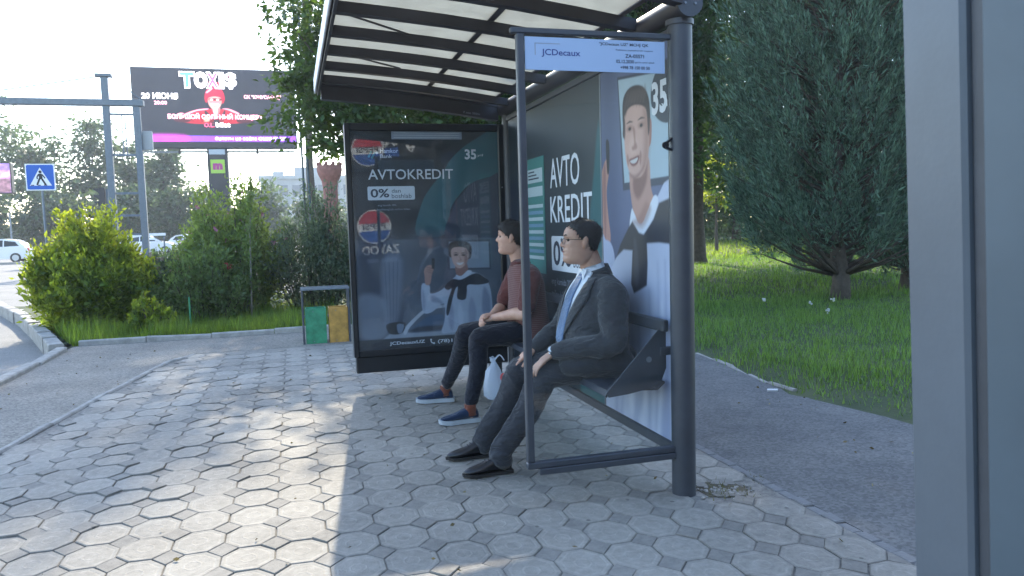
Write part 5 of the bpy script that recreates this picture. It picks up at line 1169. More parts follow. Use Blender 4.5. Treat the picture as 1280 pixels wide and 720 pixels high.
# ---- cars
m_cw = pmat('car_white', (0.70, 0.72, 0.73), 0.25, spec=0.6); m_cg = pmat('car_glass', (0.03, 0.04, 0.05), 0.1); m_ct = pmat('tyre', (0.02, 0.02, 0.02), 0.8); m_rim = pmat('rim', (0.4, 0.42, 0.45), 0.4, metal=0.6); m_cs = pmat('car_silver', (0.35, 0.37, 0.39), 0.3, metal=0.3)
def car(name, label, loc, rotz, paint, grp):
    root = empty(name, (0, 0, 0), label, 'car', grp)
    def side(pts, w0, w1, z_t):   # loft of a side outline; narrower towards the roof
        top = [[(x, s*(w0 if z < z_t else w1), z) for x, z in pts] for s in (-1, 1)]; return top
    low = [(-1.95, 0.30), (-1.98, 0.62), (-1.90, 0.88), (-1.70, 0.95), (0.75, 0.98), (1.55, 0.86), (1.88, 0.70), (1.92, 0.42), (1.86, 0.28), (1.55, 0.22), (-1.6, 0.22)]
    b_ = MB(); b_.loft([[(x*0.985, -0.80, z) for x, z in low], [(x, -0.74, z) for x, z in low], [(x, 0.74, z) for x, z in low], [(x*0.985, 0.80, z) for x, z in low]]); smooth_angle(b_.build('body', paint, root), 30)
    cab = [(-1.78, 0.94), (-1.55, 1.20), (-1.20, 1.40), (-0.55, 1.49), (-0.1, 1.48), (0.25, 1.38), (0.98, 0.97)]
    g_ = MB(); g_.loft([[(x, -0.70+0.32*(max(z, 0.97)-0.97), z) for x, z in cab], [(x, 0.70-0.32*(max(z, 0.97)-0.97), z) for x, z in cab]]); smooth_angle(g_.build('cabin', paint, root), 30)
    for s in (-1, 1):
        yy = lambda z: s*(0.704-0.32*(max(z, 0.97)-0.97))
        for wp in ([(-1.45, 1.03), (-1.22, 1.29), (-0.62, 1.38), (-0.62, 1.0)], [(-0.55, 1.0), (-0.55, 1.40), (-0.08, 1.41), (0.22, 1.32), (0.74, 1.0)]):
            MB().add([(x, yy(z), z) for x, z in wp]+[(x, yy(z)-s*0.02, z) for x, z in wp], [(0,1,2,3)[::s], (4,5,6,7)[::-s]]+[(i, (i+1) % 4, 4+(i+1) % 4, 4+i) for i in range(4)]).build('side_window', m_cg, root)
        MB().cbox(0.55, 0.72, s*0.82-0.06, s*0.82+0.06, 0.98, 1.09, 0.02).build('mirror', paint, root)
        MB().cbox(1.80, 1.90, s*0.58-0.14, s*0.58+0.14, 0.62, 0.74, 0.02).build('headlight', m_swhite, root)
        MB().cbox(-1.97, -1.88, s*0.62-0.10, s*0.62+0.10, 0.66, 0.90, 0.02).build('tail_light', l_r if False else m_kred, root)
        for wx in (-1.25, 1.22):
            w = MB().cyl((wx, s*0.66, 0.30), (wx, s*0.835, 0.30), 0.30, 20).build('wheel', m_ct, root); MB().cyl((wx, s*0.836, 0.30), (wx, s*0.846, 0.30), 0.19, 16).build('rim', m_rim, w)
    MB().add([(0.36, -0.55, 1.37), (0.36, 0.55, 1.37), (0.97, 0.64, 1.0), (0.97, -0.64, 1.0), (0.38, -0.55, 1.39), (0.38, 0.55, 1.39), (0.99, 0.64, 1.02), (0.99, -0.64, 1.02)], [(3,2,1,0), (4,5,6,7), (0,1,5,4), (1,2,6,5), (2,3,7,6), (3,0,4,7)]).build('windscreen', m_cg, root)
    MB().add([(-1.32, -0.52, 1.34), (-1.32, 0.52, 1.34), (-1.70, 0.60, 1.0), (-1.70, -0.60, 1.0), (-1.34, -0.52, 1.37), (-1.34, 0.52, 1.37), (-1.74, 0.60, 1.02), (-1.74, -0.60, 1.02)], [(0,1,2,3), (7,6,5,4), (0,4,5,1), (1,5,6,2), (2,6,7,3), (3,7,4,0)]).build('rear_window', m_cg, root)
    root.location = loc; root.rotation_euler = (0, 0, rotz); return root
def copy_tree(o, parent=None):
    c = o.copy(); COL.objects.link(c); c.parent = parent
    for ch in list(o.children): copy_tree(ch, c)
    return c
c0 = car('car', 'small white hatchback car waiting at the far left edge', (-17.9, 55.0, -0.12), math.pi, m_cw, 'cars on the road')
for lab, loc, rz_ in (('white car behind the bright shrub, nearest the gantry leg', (-10.9, 66, -0.12), 0.0), ('white car just right of the gantry legs', (-8.3, 70, -0.12), 0.15),
                      ('white car seen between the gantry and the pink blossoms', (-7.4, 62.5, -0.12), math.pi*0.55), ('white car half hidden behind the corner shrub', (-13.6, 61, -0.12), math.pi)):
    c = copy_tree(c0); c['label'] = lab; c.location = loc; c.rotation_euler = (0, 0, rz_)
# low rail in front of the cars
gr = empty('guard_rail', (-12.3, 47, -0.12), 'pale horizontal guard rail in front of the far cars', 'guard rail')
MB().cbox(-10.5, -6.9, 47, 47.06, 1.30, 1.45, 0.01).build('rail', m_swhite, gr)
for x in (-10.4, -8.7, -7.0): MB().cbox(x-.04, x+.04, 47.061, 47.12, -0.12, 1.44, 0.01).build('rail_post', m_gant, gr)
# lamp posts among the far trees
tag(MB().cyl((-19.2, 62, -0.12), (-19.2, 62, 3.2), 0.06, 8).build('bollard_post', m_gal), 'thin pale post standing behind the far left hatchback', 'post')

# ---- far row of trees across the road
far = [('tall hazy tree at the far left edge behind the violet screen', -31, 92, 17.5, 5.5), ('hazy tree directly behind the crossing sign', -25.5, 90, 14, 5.0), ('tall thin topped tree right of the crossing sign', -20.3, 92, 14.5, 3.4),
       ('slender hazy tree behind the traffic light', -16.6, 95, 11.5, 3.2), ('ragged hazy tree behind the gantry legs', -13.4, 92, 12.5, 3.0), ('low rounded tree left of the billboard post', -8.6, 96, 6.6, 3.6), ('low hazy tree below the billboard', -3.4, 98, 7.4, 4.0),
       ('low dark tree behind the small white hatchback', -27, 78, 6.5, 4.5), ('low dark tree right of the hatchback row', -21.3, 80, 6.2, 4.0), ('low dark tree behind the far cars', -15.6, 82, 6.2, 4.2), ('round dark tree at the foot of the gantry', -10.9, 84, 6.0, 3.4), ('low tree beside the pale building', 3.4, 100, 6.8, 4.0)]
for k, (lab, x, yy, h, w_) in enumerate(far):
    tree('distant_tree', lab, (x, yy, -0.2), h*0.25, (x, yy, h*0.56), (w_*0.62, w_*0.6, h*0.42), 46, 70, 0.55, 1.25, lm_far, 60+k, tr=0.25, limbs=5, group='trees across the road', shell=0.3)
hb = lawn_pts(10, 1, 2, 1, 2, 1)
R_ = np.random.default_rng(77); nb = 14000; C = np.stack([-60+70*R_.random(nb), 104+6*R_.random(nb), 4.2*R_.random(nb)**0.8], 1); C[:, 2] *= np.array([0.75+0.5*noise.noise(Vector((c*0.25, 0, 5))) for c in C[:, 0]])
V, F = leaf_quads(C, rand_dirs(nb, R_), 0.8*(0.6+0.8*R_.random(nb)), 0.6, 0.1, R_); tag(np_mesh('distant_wood', V, F, lm_far), 'dark band of far woodland closing the view across the road', 'woodland', kind='stuff')
nb = 16000; C = np.stack([14+46*R_.random(nb), 47+8*R_.random(nb), 9*R_.random(nb)**0.9], 1)
tag(np_mesh('reflection_woodland', *leaf_quads(np.stack([-40+90*R_.random(9000), -30+5*R_.random(9000), 9*R_.random(9000)], 1), rand_dirs(9000, R_), 1.0, 0.6), lm_dark), 'added dark woodland behind the photographer, there for the pane reflection', 'woodland', kind='stuff')  # added out of view to darken what the end pane reflects
V, F = leaf_quads(C, rand_dirs(nb, R_), 0.7*(0.6+0.8*R_.random(nb)), 0.6, 0.1, R_); tag(np_mesh('distant_wood', V, F, lm_dark), 'dark woodland closing the view beyond the far lawn path', 'woodland', kind='stuff')
# ------------------------------------------------------------------ people
def skinmat(name, c):
    m, n, l, b = nt(name); tc = n.new('ShaderNodeTexCoord'); t = n.new('ShaderNodeTexNoise'); t.inputs['Scale'].default_value = 22; t.inputs['Detail'].default_value = 5
    l.new(tc.outputs['Object'], t.inputs['Vector']); r = n.new('ShaderNodeValToRGB'); r.color_ramp.elements[0].position = 0.3; r.color_ramp.elements[1].position = 0.7
    r.color_ramp.elements[0].color = (c[0]*0.85, c[1]*0.78, c[2]*0.78, 1); r.color_ramp.elements[1].color = (*c, 1)
    l.new(t.outputs['Fac'], r.inputs['Fac']); l.new(r.outputs['Color'], b.inputs['Base Color']); b.inputs['Roughness'].default_value = 0.5
    b.inputs['Subsurface Weight'].default_value = 0.15; b.inputs['Subsurface Radius'].default_value = (0.012, 0.005, 0.003); b.inputs['Subsurface Scale'].default_value = 0.5
    return m
def cloth(name, c, rough=0.9, weave=900, var=0.15, fold=0.25, sheen=0.2):
    m, n, l, b = nt(name); tc = n.new('ShaderNodeTexCoord')
    t = n.new('ShaderNodeTexNoise'); t.inputs['Scale'].default_value = 9; t.inputs['Detail'].default_value = 6; t2 = n.new('ShaderNodeTexNoise'); t2.inputs['Scale'].default_value = weave
    l.new(tc.outputs['Object'], t.inputs['Vector']); l.new(tc.outputs['Object'], t2.inputs['Vector'])
    r = n.new('ShaderNodeValToRGB'); r.color_ramp.elements[0].position = 0.3; r.color_ramp.elements[1].position = 0.7
    r.color_ramp.elements[0].color = (*[q*(1-var) for q in c], 1); r.color_ramp.elements[1].color = (*[q*(1+var) for q in c], 1)
    l.new(t.outputs['Fac'], r.inputs['Fac']); l.new(r.outputs['Color'], b.inputs['Base Color']); b.inputs['Roughness'].default_value = rough
    b.inputs['Sheen Weight'].default_value = sheen; b.inputs['Specular IOR Level'].default_value = 0.25
    bp = n.new('ShaderNodeBump'); bp.inputs['Strength'].default_value = fold; bp.inputs['Distance'].default_value = 0.002; l.new(t2.outputs['Fac'], bp.inputs['Height'])
    t3 = n.new('ShaderNodeTexNoise'); t3.inputs['Scale'].default_value = 13; t3.inputs['Detail'].default_value = 3; t3.inputs['Distortion'].default_value = 1.8; mpp = n.new('ShaderNodeMapping'); mpp.inputs['Scale'].default_value = (0.8, 1.0, 1.7); l.new(tc.outputs['Object'], mpp.inputs['Vector']); l.new(mpp.outputs[0], t3.inputs['Vector'])
    bp2 = n.new('ShaderNodeBump'); bp2.inputs['Strength'].default_value = 0.55; bp2.inputs['Distance'].default_value = 0.03; l.new(t3.outputs['Fac'], bp2.inputs['Height']); l.new(bp.outputs['Normal'], bp2.inputs['Normal']); l.new(bp2.outputs['Normal'], b.inputs['Normal'])
    return m
sk1 = skinmat('skin_tan', (0.54, 0.32, 0.22)); sk2 = skinmat('skin_light', (0.55, 0.34, 0.25))
m_hair = pmat('hair_black', (0.010, 0.009, 0.010), 0.55, var=0.4, scale=60, bump=0.5, bscale=220)
m_hair2 = pmat('hair_dark', (0.014, 0.012, 0.012), 0.5, var=0.4, scale=60, bump=0.5, bscale=220)
m_eye = pmat('eye_dark', (0.02, 0.015, 0.012), 0.2)

def head_geo(mb, origin, yaw, pitch, sc=1.0, jaw=1.0, nose=1.0, hair=None, tilt=0.0):
    """head as rings from chin to crown; x forward, y left. hair: None for skin, or fn(th,z)->offset (<=0 means no hair)"""
    prof = [  # z, front, back, half width
        (-.122, .060, -.020, .030), (-.116, .078, -.030, .042), (-.106, .089, -.045, .050), (-.092, .092, -.058, .056), (-.078, .087, -.066, .060), (-.066, .089, -.070, .063), (-.056, .0875, -.073, .065), (-.047, .090, -.076, .0665), (-.036, .0865, -.080, .068),
        (-.026, .0875, -.084, .0695), (-.014, .087, -.088, .071), (0.0, .084, -.092, .073), (.012, .082, -.096, .0745), (.026, .0885, -.100, .0755), (.042, .0895, -.103, .077), (.058, .085, -.102, .0765), (.074, .074, -.096, .072), (.088, .057, -.083, .062), (.099, .036, -.062, .047), (.106, .014, -.034, .027), (.108, .002, -.012, .008)]
    Rm = Matrix.Rotation(yaw, 3, 'Z') @ Matrix.Rotation(pitch, 3, 'Y') @ Matrix.Rotation(tilt, 3, 'X'); o = Vector(origin)
    n = 56; rings = []; G = lambda x, s: math.exp(-(x/s)**2)
    zs = [p[0] for p in prof]; Z = []
    for a, b in zip(zs[:-1], zs[1:]): Z += [a, (a+b)/2]
    Z.append(zs[-1])
    for z in Z:
        a = np.interp(z, zs, [p[1] for p in prof]); b = np.interp(z, zs, [p[2] for p in prof]); w = np.interp(z, zs, [p[3] for p in prof])
        if z < -0.03: w *= 1+(jaw-1)*min(1, (-0.03-z)/0.05)
        ring = []
        for j in range(n):
            th = 2*math.pi*j/n; c, s = math.cos(th), math.sin(th); e = 0.86
            cx = math.copysign(abs(c)**e, c); sy = math.copysign(abs(s)**e, s)
            x = a*cx if c > 0 else -b*cx; y = w*sy
            if c > 0:
                nz = np.interp(z, [-.038, -.030, -.022, -.012, .004, .018, .028], [0, .016, .026, .022, .013, .006, 0])*nose
                x += nz*G(y, 0.0125+0.004*G(z+.026, .008)); x += 0.006*nose*G(abs(y)-.014, .006)*G(z+.026, .007)
                x -= 0.011*G(abs(y)-.031, .015)*G(z-.006, .010); x += 0.004*G(abs(y)-.030, .022)*G(z-.024, .007)
                x += 0.003*G(y, .024)*(G(z+.047, .005)+G(z+.066, .006)); x -= 0.004*G(y, .026)*G(z+.0565, .0035)
                y += math.copysign(0.004, y)*G(abs(y)-.05, .02)*G(z+.012, .018)
            p = Vector((x, y, z))
            if hair:
                d = hair(th if th <= math.pi else th-2*math.pi, z, p); p = p*(1+d/max(p.length, .03)) if d else p
            ring.append(o+Rm @ (p*sc))
        rings.append(ring)
    mb.loft(rings)
    return Rm, o
def ears(mb, Rm, o, sc=1.0):
    for s in (-1, 1):
        R2 = Rm @ Matrix.Rotation(s*0.35, 3, 'Z') @ Matrix.Rotation(-0.18, 3, 'Y')
        mb.ell(o+Rm @ (Vector((-0.012, s*0.080, 0.0))*sc), (0.017*sc, 0.0075*sc, 0.031*sc), 12, 10, R2)
        mb.ell(o+Rm @ (Vector((-0.009, s*0.078, -0.026))*sc), (0.010*sc, 0.007*sc, 0.011*sc), 10, 8, R2)
def hair_shell(name, origin, yaw, pitch, sc, fn, mat, parent, tilt=0.0):
    """offset shell kept only where there is hair"""
    tmp = MB(); head_geo(tmp, origin, yaw, pitch, sc, 1, 0, fn, tilt)
    Rm = Matrix.Rotation(yaw, 3, 'Z') @ Matrix.Rotation(pitch, 3, 'Y') @ Matrix.Rotation(tilt, 3, 'X'); Ri = Rm.inverted(); o = Vector(origin)
    out = MB(); keep = []
    for f in tmp.f:
        c = sum((Vector(tmp.v[i]) for i in f), Vector())/len(f); p = (Ri @ (c-o))/sc
        th = math.atan2(p.y/0.075, p.x/0.09); 
        if fn(th, p.z, p) > 0.0008 or len(f) > 4: keep.append(f)
    out.v = tmp.v; out.f = [f for f in keep if not (len(f) > 4 and f[0] < 100)]; out.m = [0]*len(out.f)
    ob = out.build(name, mat, parent, smooth=True)
    sd_ = ob.modifiers.new('thick', 'SOLIDIFY'); sd_.thickness = 0.006; sd_.offset = -1
    displace(ob, lambda v: 0.0028*noise.noise(v*90)+0.003*noise.noise(v*38))
    # loose strands so the outline is not a cap
    R = np.random.default_rng(5); used = sorted({i for f in out.f for i in f}); me = ob.data; base = Vector(parent.location)
    pick = R.choice(used, 1500); C = []; D = []
    for i in pick:
        v = me.vertices[int(i)]; nrm = Vector(v.normal); c = Vector(v.co)+base
        d = (Rm @ Vector((-0.5, 0, -0.35))); d = d-nrm*d.dot(nrm); d = d.normalized()*1.0+nrm*R.uniform(0.05, 0.45)+Vector(R.normal(size=3)*0.3)
        C.append(c+nrm*0.002+Vector(R.normal(size=3)*0.003)); D.append(d)
    V, F = leaf_quads(np.array([c[:] for c in C]), np.array([d[:] for d in D]), 0.012+0.012*R.random(1500), 0.10, 0.0, R)
    st_ = np_mesh('hair_strands', V, F, mat, parent); st_['kind'] = 'stuff'
    return ob
def hand_geo(mb, wrist, fwd, back, side, curl=(0.3, 0.35, 0.4, 0.45), thumb=0.6, spread=0.10, L=1.0, bend0=0.15):
    """palm and five fingers; fwd = towards fingertips, back = out of the back of the hand, side=+1 thumb on fwd x back side"""
    f = Vector(fwd).normalized(); u = Vector(back); u = (u-f*u.dot(f)).normalized(); s = f.cross(u)*side; w = Vector(wrist)
    k = w+f*0.085*L-u*0.006
    mb.tube([w-f*0.03, w, w+f*0.03*L, w+f*0.065*L, k], [(0.024, 0.019), (0.026, 0.018), (0.036, 0.016), (0.041, 0.0145), (0.039, 0.012)], 14, True, u)
    for i, (off, ln, r) in enumerate(((0.030, 0.074, 0.0092), (0.0105, 0.082, 0.0095), (-0.0095, 0.076, 0.0090), (-0.0285, 0.060, 0.0080))):
        a0 = bend0; p = k+s*off-f*0.008; pts = [p-f*0.015]; rr = [r*1.05]
        d0 = (f+s*(spread*(1.2-0.8*i))).normalized()
        for q, fr in enumerate((0.45, 0.31, 0.24)):
            ang = a0+curl[i]*q; d = (d0*math.cos(ang)-u*math.sin(ang)); pts.append(p.copy()); rr.append(r*(1.03-0.07*q)); p = p+d*ln*fr*L
        pts.append(p); rr.append(r*0.78); mb.limb(pts, rr, 9)
    b0 = w+f*0.022*L+s*0.028-u*0.004; d1 = (f*math.cos(thumb)+s*math.sin(thumb)-u*0.25).normalized(); d2 = (f*math.cos(thumb*0.5)+s*math.sin(thumb*0.5)-u*0.35).normalized()
    mb.limb([b0, b0+d1*0.036*L, b0+d1*0.036*L+d2*0.032*L, b0+d1*0.036*L+d2*0.056*L], [0.0135, 0.0115, 0.0100, 0.0075], 9)

def torso_ring(cx, cy, z, d, w, lean=0.0, n=40, front=1.0):
    r = []
    for j in range(n):
        th = 2*math.pi*j/n; c, s = math.cos(th), math.sin(th); e = 0.80
        r.append((cx-math.copysign(abs(c)**e, c)*d, cy-math.copysign(abs(s)**e, s)*w, z+lean*c*d))
    return r
def torso_pt(rows, z, th, off=0.0):
    """point on the (cx, z, d, w) torso table at height z, angle th from the front (-X)"""
    zs = [r[1] for r in rows]; cx = np.interp(z, zs, [r[0] for r in rows]); d = np.interp(z, zs, [r[2] for r in rows])+off; w = np.interp(z, zs, [r[3] for r in rows])+off
    c, s = math.cos(th), math.sin(th); e = 0.80
    return (cx-math.copysign(abs(c)**e, c)*d, math.copysign(abs(s)**e, s)*w)
def shoe(mb, heel, toe, h=0.075, w=0.042, pointy=0.6):
    H = Vector(heel); T = Vector(toe); f = (T-H); L = f.length; f.normalize(); s = Vector((-f.y, f.x, 0)).normalized(); rings = []
    for t, ww, hh in ((0.0, .55, .62), (0.04, .78, .95), (0.14, .86, 1.12), (0.28, .84, 1.15), (0.42, .88, .95), (0.56, 1.0, .72), (0.72, 1.05, .56), (0.86, .86, .47), (0.95, pointy, .38), (1.0, pointy*.5, .26)):
        c = H+f*(L*t); ring = []
        for k in range(16):
            a = 2*math.pi*k/16; y = math.cos(a)*w*ww; z = math.sin(a)
            zz = (hh*h)*(0.5+0.5*math.copysign(abs(z)**0.75, z)); y *= (1-0.25*max(0, z))
            q = c+s*y; ring.append((q.x, q.y, q.z+zz))
        rings.append(ring)
    mb.loft(rings)
def sole(mb, heel, toe, th, w=0.044, lift=0.0, pointy=0.62):
    H = Vector(heel); T = Vector(toe); f = (T-H); L = f.length; f.normalize(); s = Vector((-f.y, f.x, 0)).normalized(); rings = []
    for t, ww in ((-0.01, .55), (0.03, .82), (0.14, .92), (0.30, .86), (0.45, .86), (0.58, 1.0), (0.74, 1.06), (0.88, .90), (0.97, pointy), (1.015, pointy*.5)):
        c = H+f*(L*t); zz = lift*max(0, (t-0.85)/0.15)
        rings.append([(*(c+s*(w*ww))[:2], c.z+zz), (*(c-s*(w*ww))[:2], c.z+zz), (*(c-s*(w*ww*1.02))[:2], c.z+th+zz), (*(c+s*(w*ww*1.02))[:2], c.z+th+zz)])
    mb.loft(rings)
def folds(joints, amp=0.006, seedv=0.0):
    """creases: stronger near bending joints"""
    J = [(Vector(j), r) for j, r in joints]
    def fn(p):
        k = 0.35+sum(math.exp(-((p-j).length/r)**2) for j, r in J)
        q = Vector((p.x*9+seedv, p.y*11, p.z*17)); a = noise.noise(q); b = noise.noise(Vector((p.x*23, p.y*23+seedv, p.z*34)))
        return amp*min(1.5, k)*((1-abs(a)*2.2)*0.55+0.35*b-0.15)
    return fn

# =============================== older man in a suit
CY = 3.765
A = empty('person', (1.55, CY, 0), 'man in dark grey suit, white shirt and blue tie sitting with hands on knees', 'person')
ROW = [(1.535, 0.50, 0.165, 0.195), (1.525, 0.56, 0.180, 0.205), (1.515, 0.64, 0.180, 0.203), (1.520, 0.74, 0.168, 0.200), (1.535, 0.84, 0.156, 0.210), (1.548, 0.92, 0.140, 0.212), (1.553, 0.97, 0.116, 0.195), (1.547, 1.005, 0.086, 0.150), (1.547, 1.035, 0.066, 0.085), (1.545, 1.06, 0.055, 0.062)]
LS, LE, LW = (1.548, CY-0.185, 0.950), (1.510, CY-0.262, 0.705), (1.262, CY-0.108, 0.648)
RS, RE, RW = (1.548, CY+0.185, 0.950), (1.435, CY+0.262, 0.735), (1.262, CY+0.213, 0.622)
LH, LK, LA = (1.60, CY-0.10, 0.575), (1.215, CY-0.055, 0.520), (1.000, CY+0.022, 0.110)
RH, RK, RA = (1.60, CY+0.09, 0.575), (1.175, CY+0.235, 0.495), (0.985, CY+0.338, 0.105)
HO = (1.458, CY-0.005, 1.208); HYAW = math.pi-math.radians(9); HP = math.radians(-3)
b = MB(); Rm, o_ = head_geo(b, HO, HYAW, HP, 0.99, 1.06); ears(b, Rm, o_, 1.0)
b.limb([(1.50, CY, 1.14), (1.525, CY, 1.06), (1.54, CY, 0.98)], [(0.056, 0.058), (0.058, 0.060), (0.07, 0.07)], 16)
b.loft([torso_ring(c, CY, z, d-0.03, w-0.035) for c, z, d, w in ROW])
for s_, e_, w_ in ((LS, LE, LW), (RS, RE, RW)): b.limb([s_, e_, w_], [0.05, 0.042, 0.027], 14)
for h_, k_, a_ in ((LH, LK, LA), (RH, RK, RA)): b.limb([h_, Vector(k_)+Vector((0.025, 0, -0.008)), Vector(k_).lerp(Vector(a_), 0.45)+Vector((0.022, 0, 0)), a_, Vector(a_)+Vector((0.0, 0, -0.05))], [0.07, 0.040, 0.040, 0.033, 0.030], 14); b.limb([Vector(a_)+Vector((0, 0, -.045)), Vector(a_)+Vector((-0.10, 0, -0.075))], [0.024, 0.014], 10)
hand_geo(b, LW, (-0.80, 0.16, -0.56), (-0.56, 0.0, 0.80), 1, (0.22, 0.2, 0.25, 0.3), 0.75, 0.16, 1.12)
hand_geo(b, RW, (-0.82, 0.10, -0.45), (-0.45, 0.0, 0.80), -1, (0.25, 0.2, 0.2, 0.25), 0.5, 0.14, 1.1)
bo = b.build('body', sk1, A); remesh(bo, 0.0042, 2, 0.4)
# hair: short, receding at the temples
def hfn(th, z, p):
    t = abs(th); line = np.interp(t, [0, 0.35, 0.8, 1.15, 1.45, 1.75, 2.1, 3.2], [0.070, 0.082, 0.066, 0.050, 0.012, 0.006, -0.040, -0.062])
    return 0.007*min(1, max(0, (z-line)/0.010))+ (0.004*min(1, max(0, (z-line)/0.05)) if z > line else 0)
hair_shell('hair', HO, HYAW, HP, 0.99, hfn, m_hair, A)
def face_bits(root, Rm, o, sc, mat_h, brow_z=0.030):
    for s in (-1, 1):
        MB().ell(o+Rm @ (Vector((0.066, s*0.031, 0.006))*sc), (0.0125, 0.0125, 0.0095), 12, 8).build('eye', m_eye, root, smooth=True)
        pts = [o+Rm @ (Vector((x, s*y, z))*sc) for x, y, z in ((0.0885, 0.012, brow_z-0.003), (0.0855, 0.028, brow_z+0.003), (0.073, 0.046, brow_z-0.001))]
        MB().limb(pts, [0.0035, 0.0042, 0.002], 7).build('eyebrow', mat_h, root, smooth=True)
    lp = [o+Rm @ (Vector((x, y, -0.0565))*sc) for x, y in ((0.078, -0.024), (0.0895, -0.010), (0.0905, 0), (0.0895, 0.010), (0.078, 0.024))]
    MB().limb(lp, [0.0015, 0.004, 0.0045, 0.004, 0.0015], 7).build('lips', pmat('lips', (0.30, 0.12, 0.10), 0.5), root, smooth=True)
face_bits(A, Rm, o_, 0.99, m_hair)
# glasses
m_wire = pmat('wire_frame', (0.03, 0.03, 0.035), 0.3, metal=0.6)
gl = empty('glasses', Vector(HO)-Vector(A.location)); gl.parent = A
def gp(x, y, z): return Vector(o_+Rm @ Vector((x, y, z)))
for s in (-1, 1):
    pts = [gp(0.098-0.010*abs(math.cos(a)*0.5+0.5)*0.6, s*(0.034+0.023*math.cos(a)), 0.000+0.016*math.sin(a)) for a in np.linspace(0, 2*math.pi, 17)]
    MB().tube(pts, 0.0014, 6).build('rim', m_wire, gl)
    MB().tube([gp(0.090, s*0.058, 0.008), gp(0.050, s*0.078, 0.010), gp(-0.008, s*0.083, 0.010), gp(-0.028, s*0.082, -0.004)], 0.0017, 6).build('temple', m_wire, gl)
MB().tube([gp(0.099, -0.012, 0.004), gp(0.106, 0, 0.006), gp(0.099, 0.012, 0.004)], 0.0014, 6).build('bridge', m_wire, gl)

suit = cloth('suit_wool', (0.040, 0.043, 0.049), 0.85); trou = cloth('trouser_wool', (0.032, 0.035, 0.042), 0.85); shirt = cloth('shirt_cotton', (0.72, 0.76, 0.82), 0.8, 600, 0.05)
J = MB(); J.loft([torso_ring(c, CY, z, d+0.006, w+0.004) for c, z, d, w in ROW[:-1]])
for s_, e_, w_, sd in ((LS, LE, LW, -1), (RS, RE, RW, 1)):
    s0 = Vector(s_); e0 = Vector(e_); w0 = Vector(w_); fo = (w0-e0).normalized()
    J.limb([s0+Vector((0, -sd*0.05, 0.005)), s0+Vector((0.004, sd*0.018, -0.035)), s0.lerp(e0, 0.5)+Vector((0.006, sd*0.014, 0)), e0+Vector((0.012, 0, -0.006)), e0.lerp(w0, 0.5)+Vector((0, 0, 0.0)), w0-fo*0.018], [0.072, 0.083, 0.072, 0.064, 0.054, 0.046], 18)
# skirt of the jacket lying over lap and seat
J.limb([(1.60, CY-0.13, 0.575), (1.47, CY-0.135, 0.585), (1.335, CY-0.115, 0.572)], [(0.105, 0.090), (0.100, 0.078), (0.072, 0.055)], 16, (0, 0, 1))
J.limb([(1.60, CY+0.12, 0.575), (1.47, CY+0.135, 0.58), (1.36, CY+0.14, 0.570)], [(0.10, 0.090), (0.095, 0.075), (0.065, 0.05)], 16, (0, 0, 1))
jo = J.build('jacket', suit, A); remesh(jo, 0.0068, 5, 0.5)
fj = folds([(LE, 0.10), (RE, 0.10), (LS, 0.08), ((1.44, CY-0.1, 0.60), 0.10), ((1.36, CY-.1, 0.66), 0.08), (Vector(LS).lerp(Vector(LE), .55), 0.09)], 0.013, 3.1)
displace(jo, lambda p: fj(p)*(0.15 if (p.x < 1.50 and abs(p.y-CY) < 0.13 and p.z > 0.70) else 1.0))
# shirt front, tie, lapels follow the chest
def strip(name, zs, lo, hi, off, mat, th_n=7, thick=0.004):
    vs = []; fs = []
    for z in zs:
        for k in range(th_n):
            t = lo(z)+(hi(z)-lo(z))*k/(th_n-1); x, y = torso_pt(ROW, z, t, off); vs.append((x, CY+y, z))
    m_ = len(zs)
    for i in range(m_-1):
        for k in range(th_n-1): fs.append((i*th_n+k, i*th_n+k+1, (i+1)*th_n+k+1, (i+1)*th_n+k))
    ob = MB().add(vs, fs).build(name, mat, A, smooth=True); sdm = ob.modifiers.new('t', 'SOLIDIFY'); sdm.thickness = thick; sdm.offset = 0; return ob
zz = np.linspace(0.665, 1.045, 24)
vw = lambda z: float(np.interp(z, [0.665, 0.75, 0.88, 0.98, 1.02, 1.045], [0.06, 0.14, 0.27, 0.42, 0.66, 0.95]))
strip('shirt', zz, lambda z: -vw(z), lambda z: vw(z), 0.010, shirt, 11)
tie = cloth('tie_silk', (0.10, 0.17, 0.30), 0.45, 400, 0.25, 0.1)
tw = lambda z: float(np.interp(z, [0.665, 0.70, 0.95, 1.01, 1.02, 1.035, 1.045], [0.02, 0.17, 0.14, 0.16, 0.24, 0.26, 0.22]))
strip('tie', zz[1:], lambda z: -tw(z), lambda z: tw(z), 0.0165, tie, 7, 0.005)
for s in (-1, 1):
    strip('lapel', np.linspace(0.70, 1.02, 18), lambda z: s*(vw(z)-0.03), lambda z: s*(vw(z)+float(np.interp(z, [0.70, 0.80, 0.93, 0.96, 1.02], [0.03, 0.22, 0.46, 0.34, 0.42]))), 0.0155, suit, 6, 0.005)
